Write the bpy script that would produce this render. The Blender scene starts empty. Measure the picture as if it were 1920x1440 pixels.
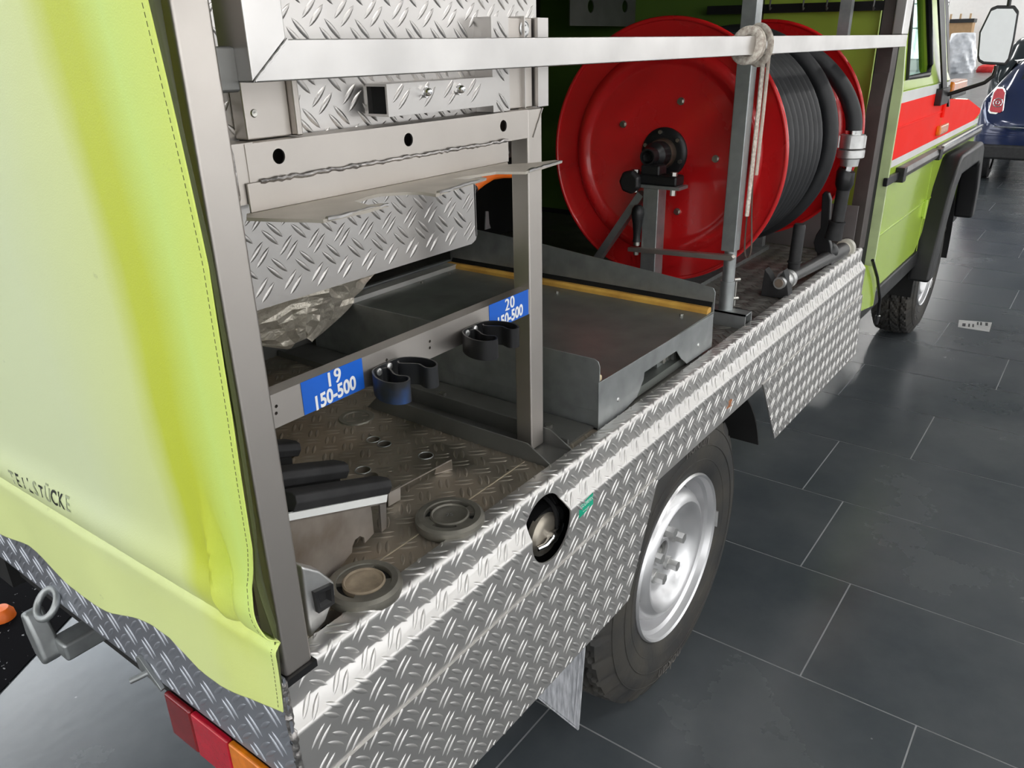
import bpy, bmesh, math, random
from mathutils import Vector, Matrix
random.seed(7)
PI = math.pi
S = bpy.context.scene
COL = S.collection

# ------------------------------------------------------------------ camera
# world axes: X = towards the truck's cab, Y = into the truck bed, Z = up; origin on the ground
# below the rear right corner of the bed
FPX = 1470.999
RC = ((0.59650105, -0.8023514, -0.02046267), (-0.327719, -0.22020847, -0.91875377), (0.73265732, 0.55474359, -0.39430039))
CAM = Vector((-0.385, -0.62, 1.60))
cd = bpy.data.cameras.new('camera'); cam = bpy.data.objects.new('camera', cd); COL.objects.link(cam)
cd.sensor_width = 36; cd.lens = FPX / 1920 * 36; cd.clip_start = 0.05; cd.clip_end = 200
R = Matrix(RC)
cam.matrix_world = Matrix.Translation(CAM) @ Matrix((R[0], -R[1], -R[2])).transposed().to_4x4()
S.camera = cam
# ------------------------------------------------------------------ world and exposure
w = bpy.data.worlds.new('world'); S.world = w; w.use_nodes = True
w.node_tree.nodes['Background'].inputs[0].default_value = (0.85, 0.92, 1, 1)
w.node_tree.nodes['Background'].inputs[1].default_value = 1.0
S.view_settings.view_transform = 'Standard'; S.view_settings.look = 'None'
S.view_settings.gamma = 1; S.view_settings.use_curve_mapping = False
S.view_settings.exposure = 0.58
WINDOW_LIGHT = 1.65
TUBE_LIGHT = 15.0


def on(px, py, ax, val):
    """point of the plane (axis ax = val) seen at a pixel of the photograph"""
    d = R.transposed() @ Vector((px - 960, py - 720, FPX))
    i = 'xyz'.index(ax)
    return CAM + d * ((val - CAM[i]) / d[i])


# ------------------------------------------------------------------ materials
MATS = {}
def nt(name):
    m = bpy.data.materials.new(name); m.use_nodes = True
    return m, m.node_tree, m.node_tree.nodes['Principled BSDF']

def mat(name, col, rough=0.5, metal=0.0, var=0.12, scale=8.0, bump=0.0, bscale=60.0, col2=None, emit=None, est=0, coat=0, trans=0, ior=1.45, alpha=1, rvar=0.1, spec=None, stretch=None):
    if name in MATS: return MATS[name]
    m, t, b = nt(name)
    N, L = t.nodes, t.links
    tc = N.new('ShaderNodeTexCoord'); mp = N.new('ShaderNodeMapping'); L.new(tc.outputs['Object'], mp.inputs[0])
    if stretch: mp.inputs['Scale'].default_value = stretch
    n = N.new('ShaderNodeTexNoise'); n.inputs['Scale'].default_value = scale; n.inputs['Detail'].default_value = 6
    L.new(mp.outputs[0], n.inputs['Vector'])
    mx = N.new('ShaderNodeMix'); mx.data_type = 'RGBA'
    c = tuple(col) + (1,)
    c2 = (tuple(col2) + (1,)) if col2 else tuple(x * (1 - var * 2) for x in col) + (1,)
    mx.inputs[6].default_value = c; mx.inputs[7].default_value = c2
    rr = N.new('ShaderNodeMapRange'); rr.inputs[1].default_value = 0.35; rr.inputs[2].default_value = 0.7
    L.new(n.outputs['Fac'], rr.inputs[0]); L.new(rr.outputs[0], mx.inputs[0]); L.new(mx.outputs[2], b.inputs['Base Color'])
    r2 = N.new('ShaderNodeMapRange'); r2.inputs[3].default_value = max(0.02, rough - rvar / 2); r2.inputs[4].default_value = min(1, rough + rvar)
    L.new(n.outputs['Fac'], r2.inputs[0]); L.new(r2.outputs[0], b.inputs['Roughness'])
    b.inputs['Metallic'].default_value = metal
    b.inputs['Coat Weight'].default_value = coat; b.inputs['Coat Roughness'].default_value = 0.08
    b.inputs['Transmission Weight'].default_value = trans; b.inputs['IOR'].default_value = ior
    b.inputs['Alpha'].default_value = alpha
    if spec is not None: b.inputs['Specular IOR Level'].default_value = spec
    if emit:
        b.inputs['Emission Color'].default_value = tuple(emit) + (1,); b.inputs['Emission Strength'].default_value = est
    if bump:
        n2 = N.new('ShaderNodeTexNoise'); n2.inputs['Scale'].default_value = bscale; n2.inputs['Detail'].default_value = 4
        L.new(mp.outputs[0], n2.inputs['Vector'])
        bp = N.new('ShaderNodeBump'); bp.inputs['Strength'].default_value = 1; bp.inputs['Distance'].default_value = bump
        L.new(n2.outputs['Fac'], bp.inputs['Height']); L.new(bp.outputs[0], b.inputs['Normal'])
    MATS[name] = m
    return m

def math_(N, L, op, a, b=None, c=None, clamp=False):
    n = N.new('ShaderNodeMath'); n.operation = op; n.use_clamp = clamp
    for i, v in enumerate((a, b, c)):
        if v is None: continue
        if isinstance(v, (int, float)): n.inputs[i].default_value = v
        else: L.new(v, n.inputs[i])
    return n.outputs[0]

TREAD = None
def tread_group():
    """height of the five-millimetre lens pairs of duett tread plate, from UV in metres"""
    global TREAD
    if TREAD: return TREAD
    g = bpy.data.node_groups.new('tread_pattern', 'ShaderNodeTree')
    g.interface.new_socket('Height', in_out='OUTPUT', socket_type='NodeSocketFloat')
    N, L = g.nodes, g.links
    out = N.new('NodeGroupOutput')
    uv = N.new('ShaderNodeUVMap'); sp = N.new('ShaderNodeSeparateXYZ'); L.new(uv.outputs[0], sp.inputs[0])
    s = 0.0475; hs = []
    for k in (0, 1):
        u = math_(N, L, 'ADD', sp.outputs[0], s * 0.5 * k + 0.013); v = math_(N, L, 'ADD', sp.outputs[1], s * 0.5 * k + 0.02)
        u = math_(N, L, 'SUBTRACT', math_(N, L, 'WRAP', u, s, 0.0), s / 2)
        v = math_(N, L, 'SUBTRACT', math_(N, L, 'WRAP', v, s, 0.0), s / 2)
        q = 0.70711; sg = 1 if k else -1
        a = math_(N, L, 'MULTIPLY', math_(N, L, 'ADD', u, math_(N, L, 'MULTIPLY', v, sg)), q)
        b = math_(N, L, 'MULTIPLY', math_(N, L, 'SUBTRACT', u, math_(N, L, 'MULTIPLY', v, sg)), q)
        bb = math_(N, L, 'ABSOLUTE', math_(N, L, 'SUBTRACT', math_(N, L, 'ABSOLUTE', b), 0.0056))
        aa = math_(N, L, 'POWER', math_(N, L, 'ABSOLUTE', math_(N, L, 'DIVIDE', a, 0.0145)), 2.0)
        h = math_(N, L, 'SUBTRACT', math_(N, L, 'SUBTRACT', 1.0, aa), math_(N, L, 'DIVIDE', bb, 0.0036))
        h = math_(N, L, 'MULTIPLY', h, 1.6, clamp=True)
        hs.append(h)
    hh = math_(N, L, 'MAXIMUM', hs[0], hs[1])
    sm = N.new('ShaderNodeMapRange'); sm.interpolation_type = 'SMOOTHSTEP'; L.new(hh, sm.inputs[0])
    L.new(sm.outputs[0], out.inputs[0])
    TREAD = g
    return g

def tread(name, col, rough=0.3, metal=1.0, dirt=None, dcol=(0.12, 0.09, 0.06), hcol=None, dist=0.0016, dscale=5):
    if name in MATS: return MATS[name]
    m, t, b = nt(name); N, L = t.nodes, t.links
    g = N.new('ShaderNodeGroup'); g.node_tree = tread_group()
    tc = N.new('ShaderNodeTexCoord')
    n = N.new('ShaderNodeTexNoise'); n.inputs['Scale'].default_value = dscale; n.inputs['Detail'].default_value = 8
    L.new(tc.outputs['Object'], n.inputs['Vector'])
    n3 = N.new('ShaderNodeTexNoise'); n3.inputs['Scale'].default_value = 90; n3.inputs['Detail'].default_value = 3
    L.new(tc.outputs['Object'], n3.inputs['Vector'])
    bp2 = N.new('ShaderNodeBump'); bp2.inputs['Distance'].default_value = 0.00012; L.new(n3.outputs['Fac'], bp2.inputs['Height'])
    L.new(bp2.outputs[0], b.inputs['Normal'])
    mx = N.new('ShaderNodeMix'); mx.data_type = 'RGBA'
    mx.inputs[6].default_value = tuple(col) + (1,); mx.inputs[7].default_value = tuple(x * 0.82 for x in col) + (1,)
    L.new(n.outputs['Fac'], mx.inputs[0])
    last = mx.outputs[2]
    rr = math_(N, L, 'MULTIPLY_ADD', n.outputs['Fac'], 0.2, rough - 0.1)
    if dirt:
        f = N.new('ShaderNodeMapRange'); f.inputs[1].default_value = dirt[0]; f.inputs[2].default_value = dirt[1]
        L.new(n.outputs['Fac'], f.inputs[0])
        keep = math_(N, L, 'MULTIPLY', f.outputs[0], math_(N, L, 'MULTIPLY_ADD', g.outputs[0], -0.55, 1.0))
        m2 = N.new('ShaderNodeMix'); m2.data_type = 'RGBA'; L.new(keep, m2.inputs[0]); L.new(last, m2.inputs[6]); m2.inputs[7].default_value = tuple(dcol) + (1,)
        last = m2.outputs[2]
        L.new(math_(N, L, 'SUBTRACT', metal, math_(N, L, 'MULTIPLY', keep, 0.75)), b.inputs['Metallic'])
        rr = math_(N, L, 'ADD', rr, math_(N, L, 'MULTIPLY', keep, 0.2))
    else:
        b.inputs['Metallic'].default_value = metal
    L.new(last, b.inputs['Base Color']); L.new(rr, b.inputs['Roughness'])
    MATS[name] = m
    return m

M_tread = tread('tread_plate_bright', (0.68, 0.665, 0.645), 0.38, 0.88)
M_trear = tread('tread_plate_rear', (0.46, 0.48, 0.53), 0.40, 0.8)
M_tboard = tread('tread_plate_board', (0.58, 0.56, 0.54), 0.36)
M_tfloor = tread('tread_plate_dirty_floor', (0.36, 0.33, 0.28), 0.42, 0.9, dirt=(0.30, 0.58), dcol=(0.20, 0.155, 0.11))
M_steel = mat('stainless_steel', (0.58, 0.54, 0.50), 0.40, 1, 0.06, 5, 0.00003, 40, rvar=0.14, stretch=(1, 1, 1))
M_steel_b = mat('brushed_frame_steel', (0.60, 0.585, 0.57), 0.30, 1, 0.06, 9, 0.00003, 30, rvar=0.16)
M_dsteel = mat('grey_primed_steel', (0.21, 0.21, 0.20), 0.42, 0.7, 0.12, 9, 0.0002, 50)
M_galv = mat('galvanised_steel', (0.42, 0.44, 0.44), 0.42, 0.85, 0.13, 22, 0.0001, 60, rvar=0.2)
M_galvt = mat('galvanised_tray_top', (0.29, 0.31, 0.29), 0.36, 0.75, 0.16, 7, 0.0001, 30, rvar=0.25)
M_weld = mat('weld_bead_metal', (0.55, 0.52, 0.5), 0.35, 1, 0.3, 90, 0.0015, 160)
M_black = mat('black_plastic', (0.012, 0.012, 0.013), 0.35, 0, 0.1)
M_rubber = mat('black_rubber', (0.022, 0.022, 0.023), 0.6, 0, 0.2, 30, 0.0002, 120)
M_dark = mat('dark_part_and_cavity_shade', (0.01, 0.01, 0.01), 0.8)  # near-black for dark parts; inside cavities it paints the shade
M_red = mat('red_gloss_paint', (0.62, 0.012, 0.014), 0.25, 0, 0.05, 4, coat=0.6, rvar=0.08)
M_hose = mat('black_hose_rubber', (0.020, 0.021, 0.023), 0.5, 0, 0.15, 20)
M_lime = mat('lime_body_paint', (0.46, 0.66, 0.07), 0.22, 0, 0.03, 4, coat=0.5, rvar=0.05)
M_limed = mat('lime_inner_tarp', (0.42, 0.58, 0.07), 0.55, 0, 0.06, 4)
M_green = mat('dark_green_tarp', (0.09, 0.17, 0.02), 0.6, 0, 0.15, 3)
M_fred = mat('fluorescent_red_film', (1.0, 0.022, 0.012), 0.5, 0, 0.0, spec=0.12)
M_white = mat('white_film', (0.75, 0.76, 0.74), 0.35, 0, 0.04)
M_chrome = mat('chrome', (0.85, 0.85, 0.85), 0.08, 1, 0.02, rvar=0.03)
M_silver = mat('silver_wheel_paint', (0.72, 0.72, 0.73), 0.28, 0.75, 0.05, 4, rvar=0.1)
M_alu = mat('cast_aluminium', (0.66, 0.66, 0.65), 0.38, 0.9, 0.1, 30, 0.0003, 90)
M_nut = mat('zinc_nut', (0.55, 0.54, 0.5), 0.3, 1, 0.1, 30)
M_yellow = mat('yellow_nylon', (0.72, 0.43, 0.09), 0.42, 0, 0.1, 12, col2=(0.45, 0.22, 0.04))
M_tyre = mat('tyre_rubber', (0.030, 0.030, 0.030), 0.62, 0, 0.25, 9, 0.0005, 70, col2=(0.060, 0.055, 0.046))
M_blue = mat('blue_sticker', (0.015, 0.13, 0.62), 0.3, 0, 0.08)
M_ink = mat('white_print', (0.85, 0.87, 0.88), 0.35, 0, 0.02)
M_bink = mat('black_print', (0.02, 0.025, 0.02), 0.5)
M_fink = mat('faded_print', (0.42, 0.47, 0.30), 0.6)
M_gsticker = mat('green_sticker', (0.01, 0.42, 0.25), 0.35)
M_ring = mat('grey_coupling_aluminium', (0.21, 0.20, 0.17), 0.48, 0.6, 0.15, 30, 0.0002, 80)
M_sand = mat('sand_dusted_cover', (0.30, 0.24, 0.17), 0.7, 0.1, 0.15, 60, 0.0005, 140)
M_dust = mat('dusty_shelf', (0.50, 0.46, 0.40), 0.5, 0.4, 0.08, 20)
M_foil = mat('silver_foil', (0.66, 0.61, 0.52), 0.35, 0.5, 0.12, 14, 0.012, 26)
M_orange = mat('orange_plastic', (0.85, 0.16, 0.01), 0.4)
M_amber = mat('amber_lens', (0.9, 0.25, 0.01), 0.15, 0, 0.15, 40, 0.0004, 250, coat=0.6)
M_rlens = mat('red_lens', (0.55, 0.01, 0.03), 0.15, 0, 0.1, 40, 0.0004, 250, coat=0.6)
M_dlens = mat('dark_red_lens', (0.22, 0.008, 0.012), 0.15, 0, 0.1, 40, coat=0.6)
M_navy = mat('navy_car_paint', (0.008, 0.018, 0.07), 0.12, 0.2, 0.03, 4, coat=1.0, rvar=0.03)
M_glass = mat('clear_glass', (0.75, 0.9, 0.85), 0.02, 0, 0, trans=1.0, ior=1.15, rvar=0.0)
M_dglass = mat('dark_glass', (0.02, 0.025, 0.03), 0.04, 0, 0, rvar=0.0)
M_mirror = mat('mirror_glass', (0.9, 0.92, 0.92), 0.02, 1, 0, rvar=0.0)
M_plastic = mat('clear_plastic_wrap', (0.72, 0.75, 0.80), 0.3, 0, 0.15, 3, 0.02, 6, col2=(0.50, 0.54, 0.60))
M_card = mat('brown_cardboard', (0.42, 0.27, 0.14), 0.7, 0, 0.06)
M_flap = mat('translucent_mudflap', (0.30, 0.31, 0.33), 0.4, 0, 0.2, 30, 0.0006, 60, stretch=(1, 6, 0.8), col2=(0.62, 0.63, 0.66), alpha=1)
M_wood = mat('pale_wood', (0.6, 0.42, 0.25), 0.6)
M_strap = mat('woven_strap', (0.80, 0.75, 0.66), 0.75, 0, 0.25, 150, 0.0006, 350, col2=(0.45, 0.36, 0.30))
M_fpatch = mat('speckled_black_patch', (0.008, 0.008, 0.009), 0.35, 0, 0.1, 60)
M_wall = mat('white_wall_paint', (0.90, 0.90, 0.89), 0.6, 0, 0.02)
M_ceil = mat('white_ceiling', (0.75, 0.76, 0.77), 0.7, 0, 0.02)
M_pane = mat('daylit_window_pane', (0.8, 0.85, 0.9), 0.2, 0, 0, emit=(1.0, 0.985, 0.97), est=WINDOW_LIGHT)
M_tube = mat('lamp_tube', (0.9, 0.9, 0.9), 0.3, 0, 0, emit=(1.0, 0.98, 0.95), est=TUBE_LIGHT)
M_grout = mat('tile_grout', (0.40, 0.41, 0.42), 0.6)

def slate():
    m, t, b = nt('slate_tile'); N, L = t.nodes, t.links
    tc = N.new('ShaderNodeTexCoord')
    n = N.new('ShaderNodeTexNoise'); n.inputs['Scale'].default_value = 1.3; n.inputs['Detail'].default_value = 9; n.inputs['Roughness'].default_value = 0.62
    n2 = N.new('ShaderNodeTexNoise'); n2.inputs['Scale'].default_value = 26; n2.inputs['Detail'].default_value = 5
    n3 = N.new('ShaderNodeTexVoronoi'); n3.inputs['Scale'].default_value = 7
    for q in (n, n2, n3): L.new(tc.outputs['Object'], q.inputs['Vector'])
    cr = N.new('ShaderNodeValToRGB'); L.new(n.outputs['Fac'], cr.inputs[0])
    cr.color_ramp.elements[0].position = 0.3; cr.color_ramp.elements[0].color = (0.040, 0.050, 0.058, 1)
    cr.color_ramp.elements[1].position = 0.75; cr.color_ramp.elements[1].color = (0.105, 0.113, 0.118, 1)
    # small pale chips
    sp = math_(N, L, 'LESS_THAN', n3.outputs['Distance'], 0.022)
    mx = N.new('ShaderNodeMix'); mx.data_type = 'RGBA'; L.new(math_(N, L, 'MULTIPLY', sp, 0.35), mx.inputs[0]); L.new(cr.outputs[0], mx.inputs[6]); mx.inputs[7].default_value = (0.4, 0.4, 0.4, 1)
    L.new(mx.outputs[2], b.inputs['Base Color'])
    r = N.new('ShaderNodeMapRange'); r.inputs[3].default_value = 0.17; r.inputs[4].default_value = 0.34; L.new(n.outputs['Fac'], r.inputs[0]); L.new(r.outputs[0], b.inputs['Roughness'])
    bp = N.new('ShaderNodeBump'); bp.inputs['Distance'].default_value = 0.00035; L.new(n2.outputs['Fac'], bp.inputs['Height']); L.new(bp.outputs[0], b.inputs['Normal'])
    return m
M_slate = slate()

def cover_mat():
    """sun-bleached lime tarpaulin: pale where it faded, saturated in one upright streak"""
    m, t, b = nt('faded_lime_tarpaulin'); N, L = t.nodes, t.links
    tc = N.new('ShaderNodeTexCoord'); sp = N.new('ShaderNodeSeparateXYZ'); L.new(tc.outputs['Object'], sp.inputs[0])
    n = N.new('ShaderNodeTexNoise'); n.inputs['Scale'].default_value = 7; n.inputs['Detail'].default_value = 6
    mp = N.new('ShaderNodeMapping'); mp.inputs['Scale'].default_value = (1, 1, 0.35); L.new(tc.outputs['Object'], mp.inputs[0]); L.new(mp.outputs[0], n.inputs['Vector'])
    tt = math_(N, L, 'SUBTRACT', sp.outputs[1], math_(N, L, 'MULTIPLY', math_(N, L, 'SUBTRACT', sp.outputs[2], 1.1), 0.115))
    tt = math_(N, L, 'ADD', tt, math_(N, L, 'MULTIPLY', math_(N, L, 'SUBTRACT', n.outputs['Fac'], 0.5), 0.07))
    mr = N.new('ShaderNodeMapRange'); mr.inputs[1].default_value = -0.08; mr.inputs[2].default_value = 0.27; L.new(tt, mr.inputs[0])
    cr = N.new('ShaderNodeValToRGB'); L.new(mr.outputs[0], cr.inputs[0])
    e = cr.color_ramp.elements
    e[0].position = 0.0; e[0].color = (0.68, 0.80, 0.15, 1)
    e[1].position = 1.0; e[1].color = (0.69, 0.77, 0.47, 1)
    for p, c in ((0.16, (0.62, 0.80, 0.20, 1)), (0.30, (0.56, 0.64, 0.055, 1)), (0.40, (0.56, 0.64, 0.06, 1)), (0.52, (0.69, 0.77, 0.34, 1))):
        k = e.new(p); k.color = c
    # below the hem fold the cloth is evenly yellow-green
    lo = N.new('ShaderNodeMapRange'); lo.inputs[1].default_value = 1.13; lo.inputs[2].default_value = 1.02
    L.new(math_(N, L, 'ADD', sp.outputs[2], math_(N, L, 'MULTIPLY', n.outputs['Fac'], 0.05)), lo.inputs[0])
    mx = N.new('ShaderNodeMix'); mx.data_type = 'RGBA'; L.new(math_(N, L, 'MULTIPLY', lo.outputs[0], 0.8), mx.inputs[0]); L.new(cr.outputs[0], mx.inputs[6]); mx.inputs[7].default_value = (0.74, 0.83, 0.32, 1)
    # grey scuffs
    n2 = N.new('ShaderNodeTexNoise'); n2.inputs['Scale'].default_value = 24; n2.inputs['Detail'].default_value = 10; n2.inputs['Roughness'].default_value = 0.7; L.new(tc.outputs['Object'], n2.inputs['Vector'])
    sc = N.new('ShaderNodeMapRange'); sc.inputs[1].default_value = 0.66; sc.inputs[2].default_value = 0.75; L.new(n2.outputs['Fac'], sc.inputs[0])
    m2 = N.new('ShaderNodeMix'); m2.data_type = 'RGBA'; L.new(math_(N, L, 'MULTIPLY', sc.outputs[0], 0.45), m2.inputs[0]); L.new(mx.outputs[2], m2.inputs[6]); m2.inputs[7].default_value = (0.25, 0.29, 0.14, 1)
    L.new(m2.outputs[2], b.inputs['Base Color'])
    b.inputs['Roughness'].default_value = 0.42
    wv = N.new('ShaderNodeTexNoise'); wv.inputs['Scale'].default_value = 600; L.new(tc.outputs['Object'], wv.inputs['Vector'])
    bp = N.new('ShaderNodeBump'); bp.inputs['Distance'].default_value = 0.0002; L.new(wv.outputs['Fac'], bp.inputs['Height']); L.new(bp.outputs[0], b.inputs['Normal'])
    return m
M_cover = cover_mat()


# ------------------------------------------------------------------ mesh builder
def worldloc(o):
    v = Vector((0, 0, 0))
    while o is not None: v += o.location; o = o.parent
    return v

def tag(o, label=None, cat=None, group=None, kind=None):
    if label: o['label'] = label
    if cat: o['category'] = cat
    if group: o['group'] = group
    if kind: o['kind'] = kind
    return o

def empty(name, loc, label, cat, group=None):
    o = bpy.data.objects.new(name, None); COL.objects.link(o); o.location = loc; o.empty_display_size = 0.1
    return tag(o, label, cat, group)

LP_ = 0.0475
def lens_centres(u0, u1, v0, v1):
    for k in (0, 1):
        sg = 1 if k else -1
        i = math.floor(u0 / LP_) - 1
        while True:
            u = LP_ / 2 - .013 - .5 * k * LP_ + i * LP_; i += 1
            if u > u1: break
            if u < u0: continue
            j = math.floor(v0 / LP_) - 1
            while True:
                v = LP_ / 2 - .02 - .5 * k * LP_ + j * LP_; j += 1
                if v > v1: break
                if v < v0: continue
                yield u, v, sg

def lenses(pos, u0, u1, v0, v1, inside=None, h=.0016, L=.0172, W=.0039, gap=.0062):
    """raised lens pairs of tread plate; pos(u, v, height) gives the world point"""
    m = MB(); q = .70711; st = (-1, -.72, -.36, 0, .36, .72, 1); cs = ((-1, -.12), (-.55, .75), (0, 1), (.55, .75), (1, -.12))
    for u, v, sg in lens_centres(u0, u1, v0, v1):
        for b in (-gap, gap):
            cu, cv = u + b * q, v - b * q * sg
            lo_, hi_ = -1.0, 1.0
            if inside:                                   # lenses cut off where the sheet is cut
                ok = [k_ / 6 for k_ in range(-6, 7) if inside(cu + k_ / 6 * L * q, cv + k_ / 6 * L * q * sg)]
                if not ok or ok[-1] - ok[0] < .5 or len(ok) < (ok[-1] - ok[0]) * 6 + .5: continue
                lo_, hi_ = ok[0], ok[-1]
            vs = []
            for a in [lo_ + (hi_ - lo_) * (t_ + 1) / 2 for t_ in st]:
                w = max(.0, 1 - a * a)
                for c_, hh in cs:
                    p = c_ * W * (w ** .75)
                    vs.append(pos(cu + (a * L + 0) * q + p * q, cv + a * L * q * sg - p * q * sg, h * hh * (w ** .6 if hh > 0 else 1)))
            fs = [(i * 5 + j, i * 5 + j + 1, i * 5 + j + 6, i * 5 + j + 5) for i in range(6) for j in range(4)]
            if sg > 0: fs = [f[::-1] for f in fs]
            m.add(vs, fs)
    return m

class MB:
    def __init__(s): s.v = []; s.f = []
    def add(s, vs, fs):
        k = len(s.v); s.v += [Vector(p) for p in vs]; s.f += [tuple(i + k for i in q) for q in fs]; return s
    def box(s, x0, x1, y0, y1, z0, z1):
        vs = [(x, y, z) for x in (x0, x1) for y in (y0, y1) for z in (z0, z1)]
        return s.add(vs, [(0, 1, 3, 2), (4, 6, 7, 5), (0, 4, 5, 1), (2, 3, 7, 6), (0, 2, 6, 4), (1, 5, 7, 3)])
    def hexa(s, a, b):
        """frustum between two equally long point loops"""
        n = len(a)
        return s.add(list(a) + list(b), [tuple(range(n))[::-1], tuple(range(n, 2 * n))] + [(i, (i + 1) % n, n + (i + 1) % n, n + i) for i in range(n)])
    def prism(s, pts, ax, a, b):
        """polygon (pairs in the two axes other than ax, in xyz order) extruded from a to b"""
        def mk(p, c):
            return {'x': (c, p[0], p[1]), 'y': (p[0], c, p[1]), 'z': (p[0], p[1], c)}[ax]
        return s.hexa([mk(p, a) for p in pts], [mk(p, b) for p in pts])
    def bar(s, p, q, wd, h, up=(0, 0, 1)):
        p, q = Vector(p), Vector(q); d = (q - p).normalized(); u = Vector(up)
        sx = d.cross(u).normalized(); uu = sx.cross(d).normalized()
        o = [(-wd / 2, -h / 2), (wd / 2, -h / 2), (wd / 2, h / 2), (-wd / 2, h / 2)]
        return s.hexa([p + sx * a + uu * b for a, b in o], [q + sx * a + uu * b for a, b in o])
    def tube(s, path, r, n=12, closed=False, ry=None):
        P = [Vector(p) for p in path]; m = len(P); rings = []
        prev = None
        for i, p in enumerate(P):
            if closed: t = (P[(i + 1) % m] - P[i - 1]).normalized()
            else: t = (P[min(i + 1, m - 1)] - P[max(i - 1, 0)]).normalized()
            if prev is None:
                a = Vector((0, 0, 1)) if abs(t.z) < 0.9 else Vector((1, 0, 0))
                prev = (a - t * a.dot(t)).normalized()
            prev = (prev - t * prev.dot(t)).normalized()
            b = t.cross(prev)
            rr = r[i] if isinstance(r, (list, tuple)) else r
            rings.append([p + prev * math.cos(2 * PI * k / n) * rr + b * math.sin(2 * PI * k / n) * (ry or rr) for k in range(n)])
        vs = [v for g in rings for v in g]; fs = []
        for i in range(m if closed else m - 1):
            j = (i + 1) % m
            for k in range(n):
                fs.append((i * n + k, i * n + (k + 1) % n, j * n + (k + 1) % n, j * n + k))
        if not closed: fs += [tuple(range(n))[::-1], tuple((m - 1) * n + k for k in range(n))]
        return s.add(vs, fs)
    def cyl(s, p, q, r, n=24, r2=None):
        return s.tube([p, q], [r, r if r2 is None else r2], n)
    def lathe(s, prof, c, ax, n=48, a0=0, a1=2 * PI, closed=False):
        """profile (radius, offset along ax) revolved about the axis through c; closed profile loop if asked"""
        full = abs(a1 - a0 - 2 * PI) < 1e-6; m = len(prof); cnt = n if full else n + 1
        vs = []
        for i in range(cnt):
            t = a0 + (a1 - a0) * i / n; cs, sn = math.cos(t), math.sin(t)
            for r, o in prof:
                vs.append({'x': (c[0] + o, c[1] + r * cs, c[2] + r * sn), 'y': (c[0] + r * cs, c[1] + o, c[2] + r * sn), 'z': (c[0] + r * cs, c[1] + r * sn, c[2] + o)}[ax])
        fs = []
        for i in range(n):
            j = (i + 1) % cnt
            for k in range(m if closed else m - 1):
                l = (k + 1) % m
                fs.append((i * m + k, j * m + k, j * m + l, i * m + l))
        if not full and closed: fs += [tuple(range(m)), tuple(n * m + k for k in range(m))[::-1]]
        return s.add(vs, fs)
    def torus(s, c, ax, Rm, r, n=64, k=12):
        return s.lathe([(Rm + r * math.cos(2 * PI * i / k), r * math.sin(2 * PI * i / k)) for i in range(k)], c, ax, n, closed=True)
    def rectube(s, a, b, y0, y1, z0, z1, th=0.003):
        """hollow rectangular tube along x with open ends"""
        o = [(y0, z0), (y1, z0), (y1, z1), (y0, z1)]; i_ = [(y0 + th, z0 + th), (y1 - th, z0 + th), (y1 - th, z1 - th), (y0 + th, z1 - th)]
        vs = [(x, p[0], p[1]) for x in (a, b) for L_ in (o, i_) for p in L_]; fs = []
        for k in range(4):
            l = (k + 1) % 4
            fs += [(k, l, 8 + l, 8 + k), (4 + k, 12 + k, 12 + l, 4 + l), (k, 4 + k, 4 + l, l), (8 + k, 8 + l, 12 + l, 12 + k)]
        return s.add(vs, fs)
    def strip(s, path, dirv, th):
        """sheet of thickness th: open path swept by the vector dirv"""
        P = [Vector(p) for p in path]; d = Vector(dirv); n = len(P); off = []
        for i in range(n):
            t = (P[min(i + 1, n - 1)] - P[max(i - 1, 0)]).normalized(); off.append(t.cross(d.normalized()).normalized() * th)
        loop = P + [P[i] + off[i] for i in range(n - 1, -1, -1)]
        m = 2 * n; vs = loop + [p + d for p in loop]; fs = []
        for i in range(m): fs.append((i, (i + 1) % m, m + (i + 1) % m, m + i))
        for i in range(n - 1):
            fs += [(i, i + 1, m - 2 - i, m - 1 - i), (m + i, 2 * m - 1 - i, 2 * m - 2 - i, m + i + 1)]
        return s.add(vs, fs)
    def build(s, name, m, parent=None, bevel=0, seg=2, smooth=True, cut=None, label=None, subsurf=0, loc=None, flat_uv=None, extra=None, flip=False):
        base = worldloc(parent) if parent else (Vector(loc) if loc else Vector((0, 0, 0)))
        me = bpy.data.meshes.new(name)
        me.from_pydata([tuple(v - base) for v in s.v], [], s.f); me.update()
        bm = bmesh.new(); bm.from_mesh(me); bmesh.ops.recalc_face_normals(bm, faces=bm.faces)
        bm.to_mesh(me); bm.free()
        o = bpy.data.objects.new(name, me); COL.objects.link(o)
        if parent: o.parent = parent
        elif loc: o.location = loc
        for q in (m if isinstance(m, (list, tuple)) else [m]): me.materials.append(q)
        if cut is not None:
            cm = bpy.data.meshes.new('cutter'); cm.from_pydata([tuple(v - base) for v in cut.v], [], cut.f); cm.update()
            b2 = bmesh.new(); b2.from_mesh(cm); bmesh.ops.recalc_face_normals(b2, faces=b2.faces); b2.to_mesh(cm); b2.free()
            co = bpy.data.objects.new('cutter', cm); COL.objects.link(co)
            if parent: co.parent = parent
            elif loc: co.location = loc
            md = o.modifiers.new('cut', 'BOOLEAN'); md.operation = 'DIFFERENCE'; md.object = co; md.solver = 'EXACT'
            bpy.context.view_layer.update()
            ev = o.evaluated_get(bpy.context.evaluated_depsgraph_get())
            nm = bpy.data.meshes.new_from_object(ev); o.modifiers.clear(); o.data = nm
            if not nm.materials: nm.materials.append(m)
            bpy.data.objects.remove(co); bpy.data.meshes.remove(cm); bpy.data.meshes.remove(me); me = nm; nm.name = name
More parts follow.
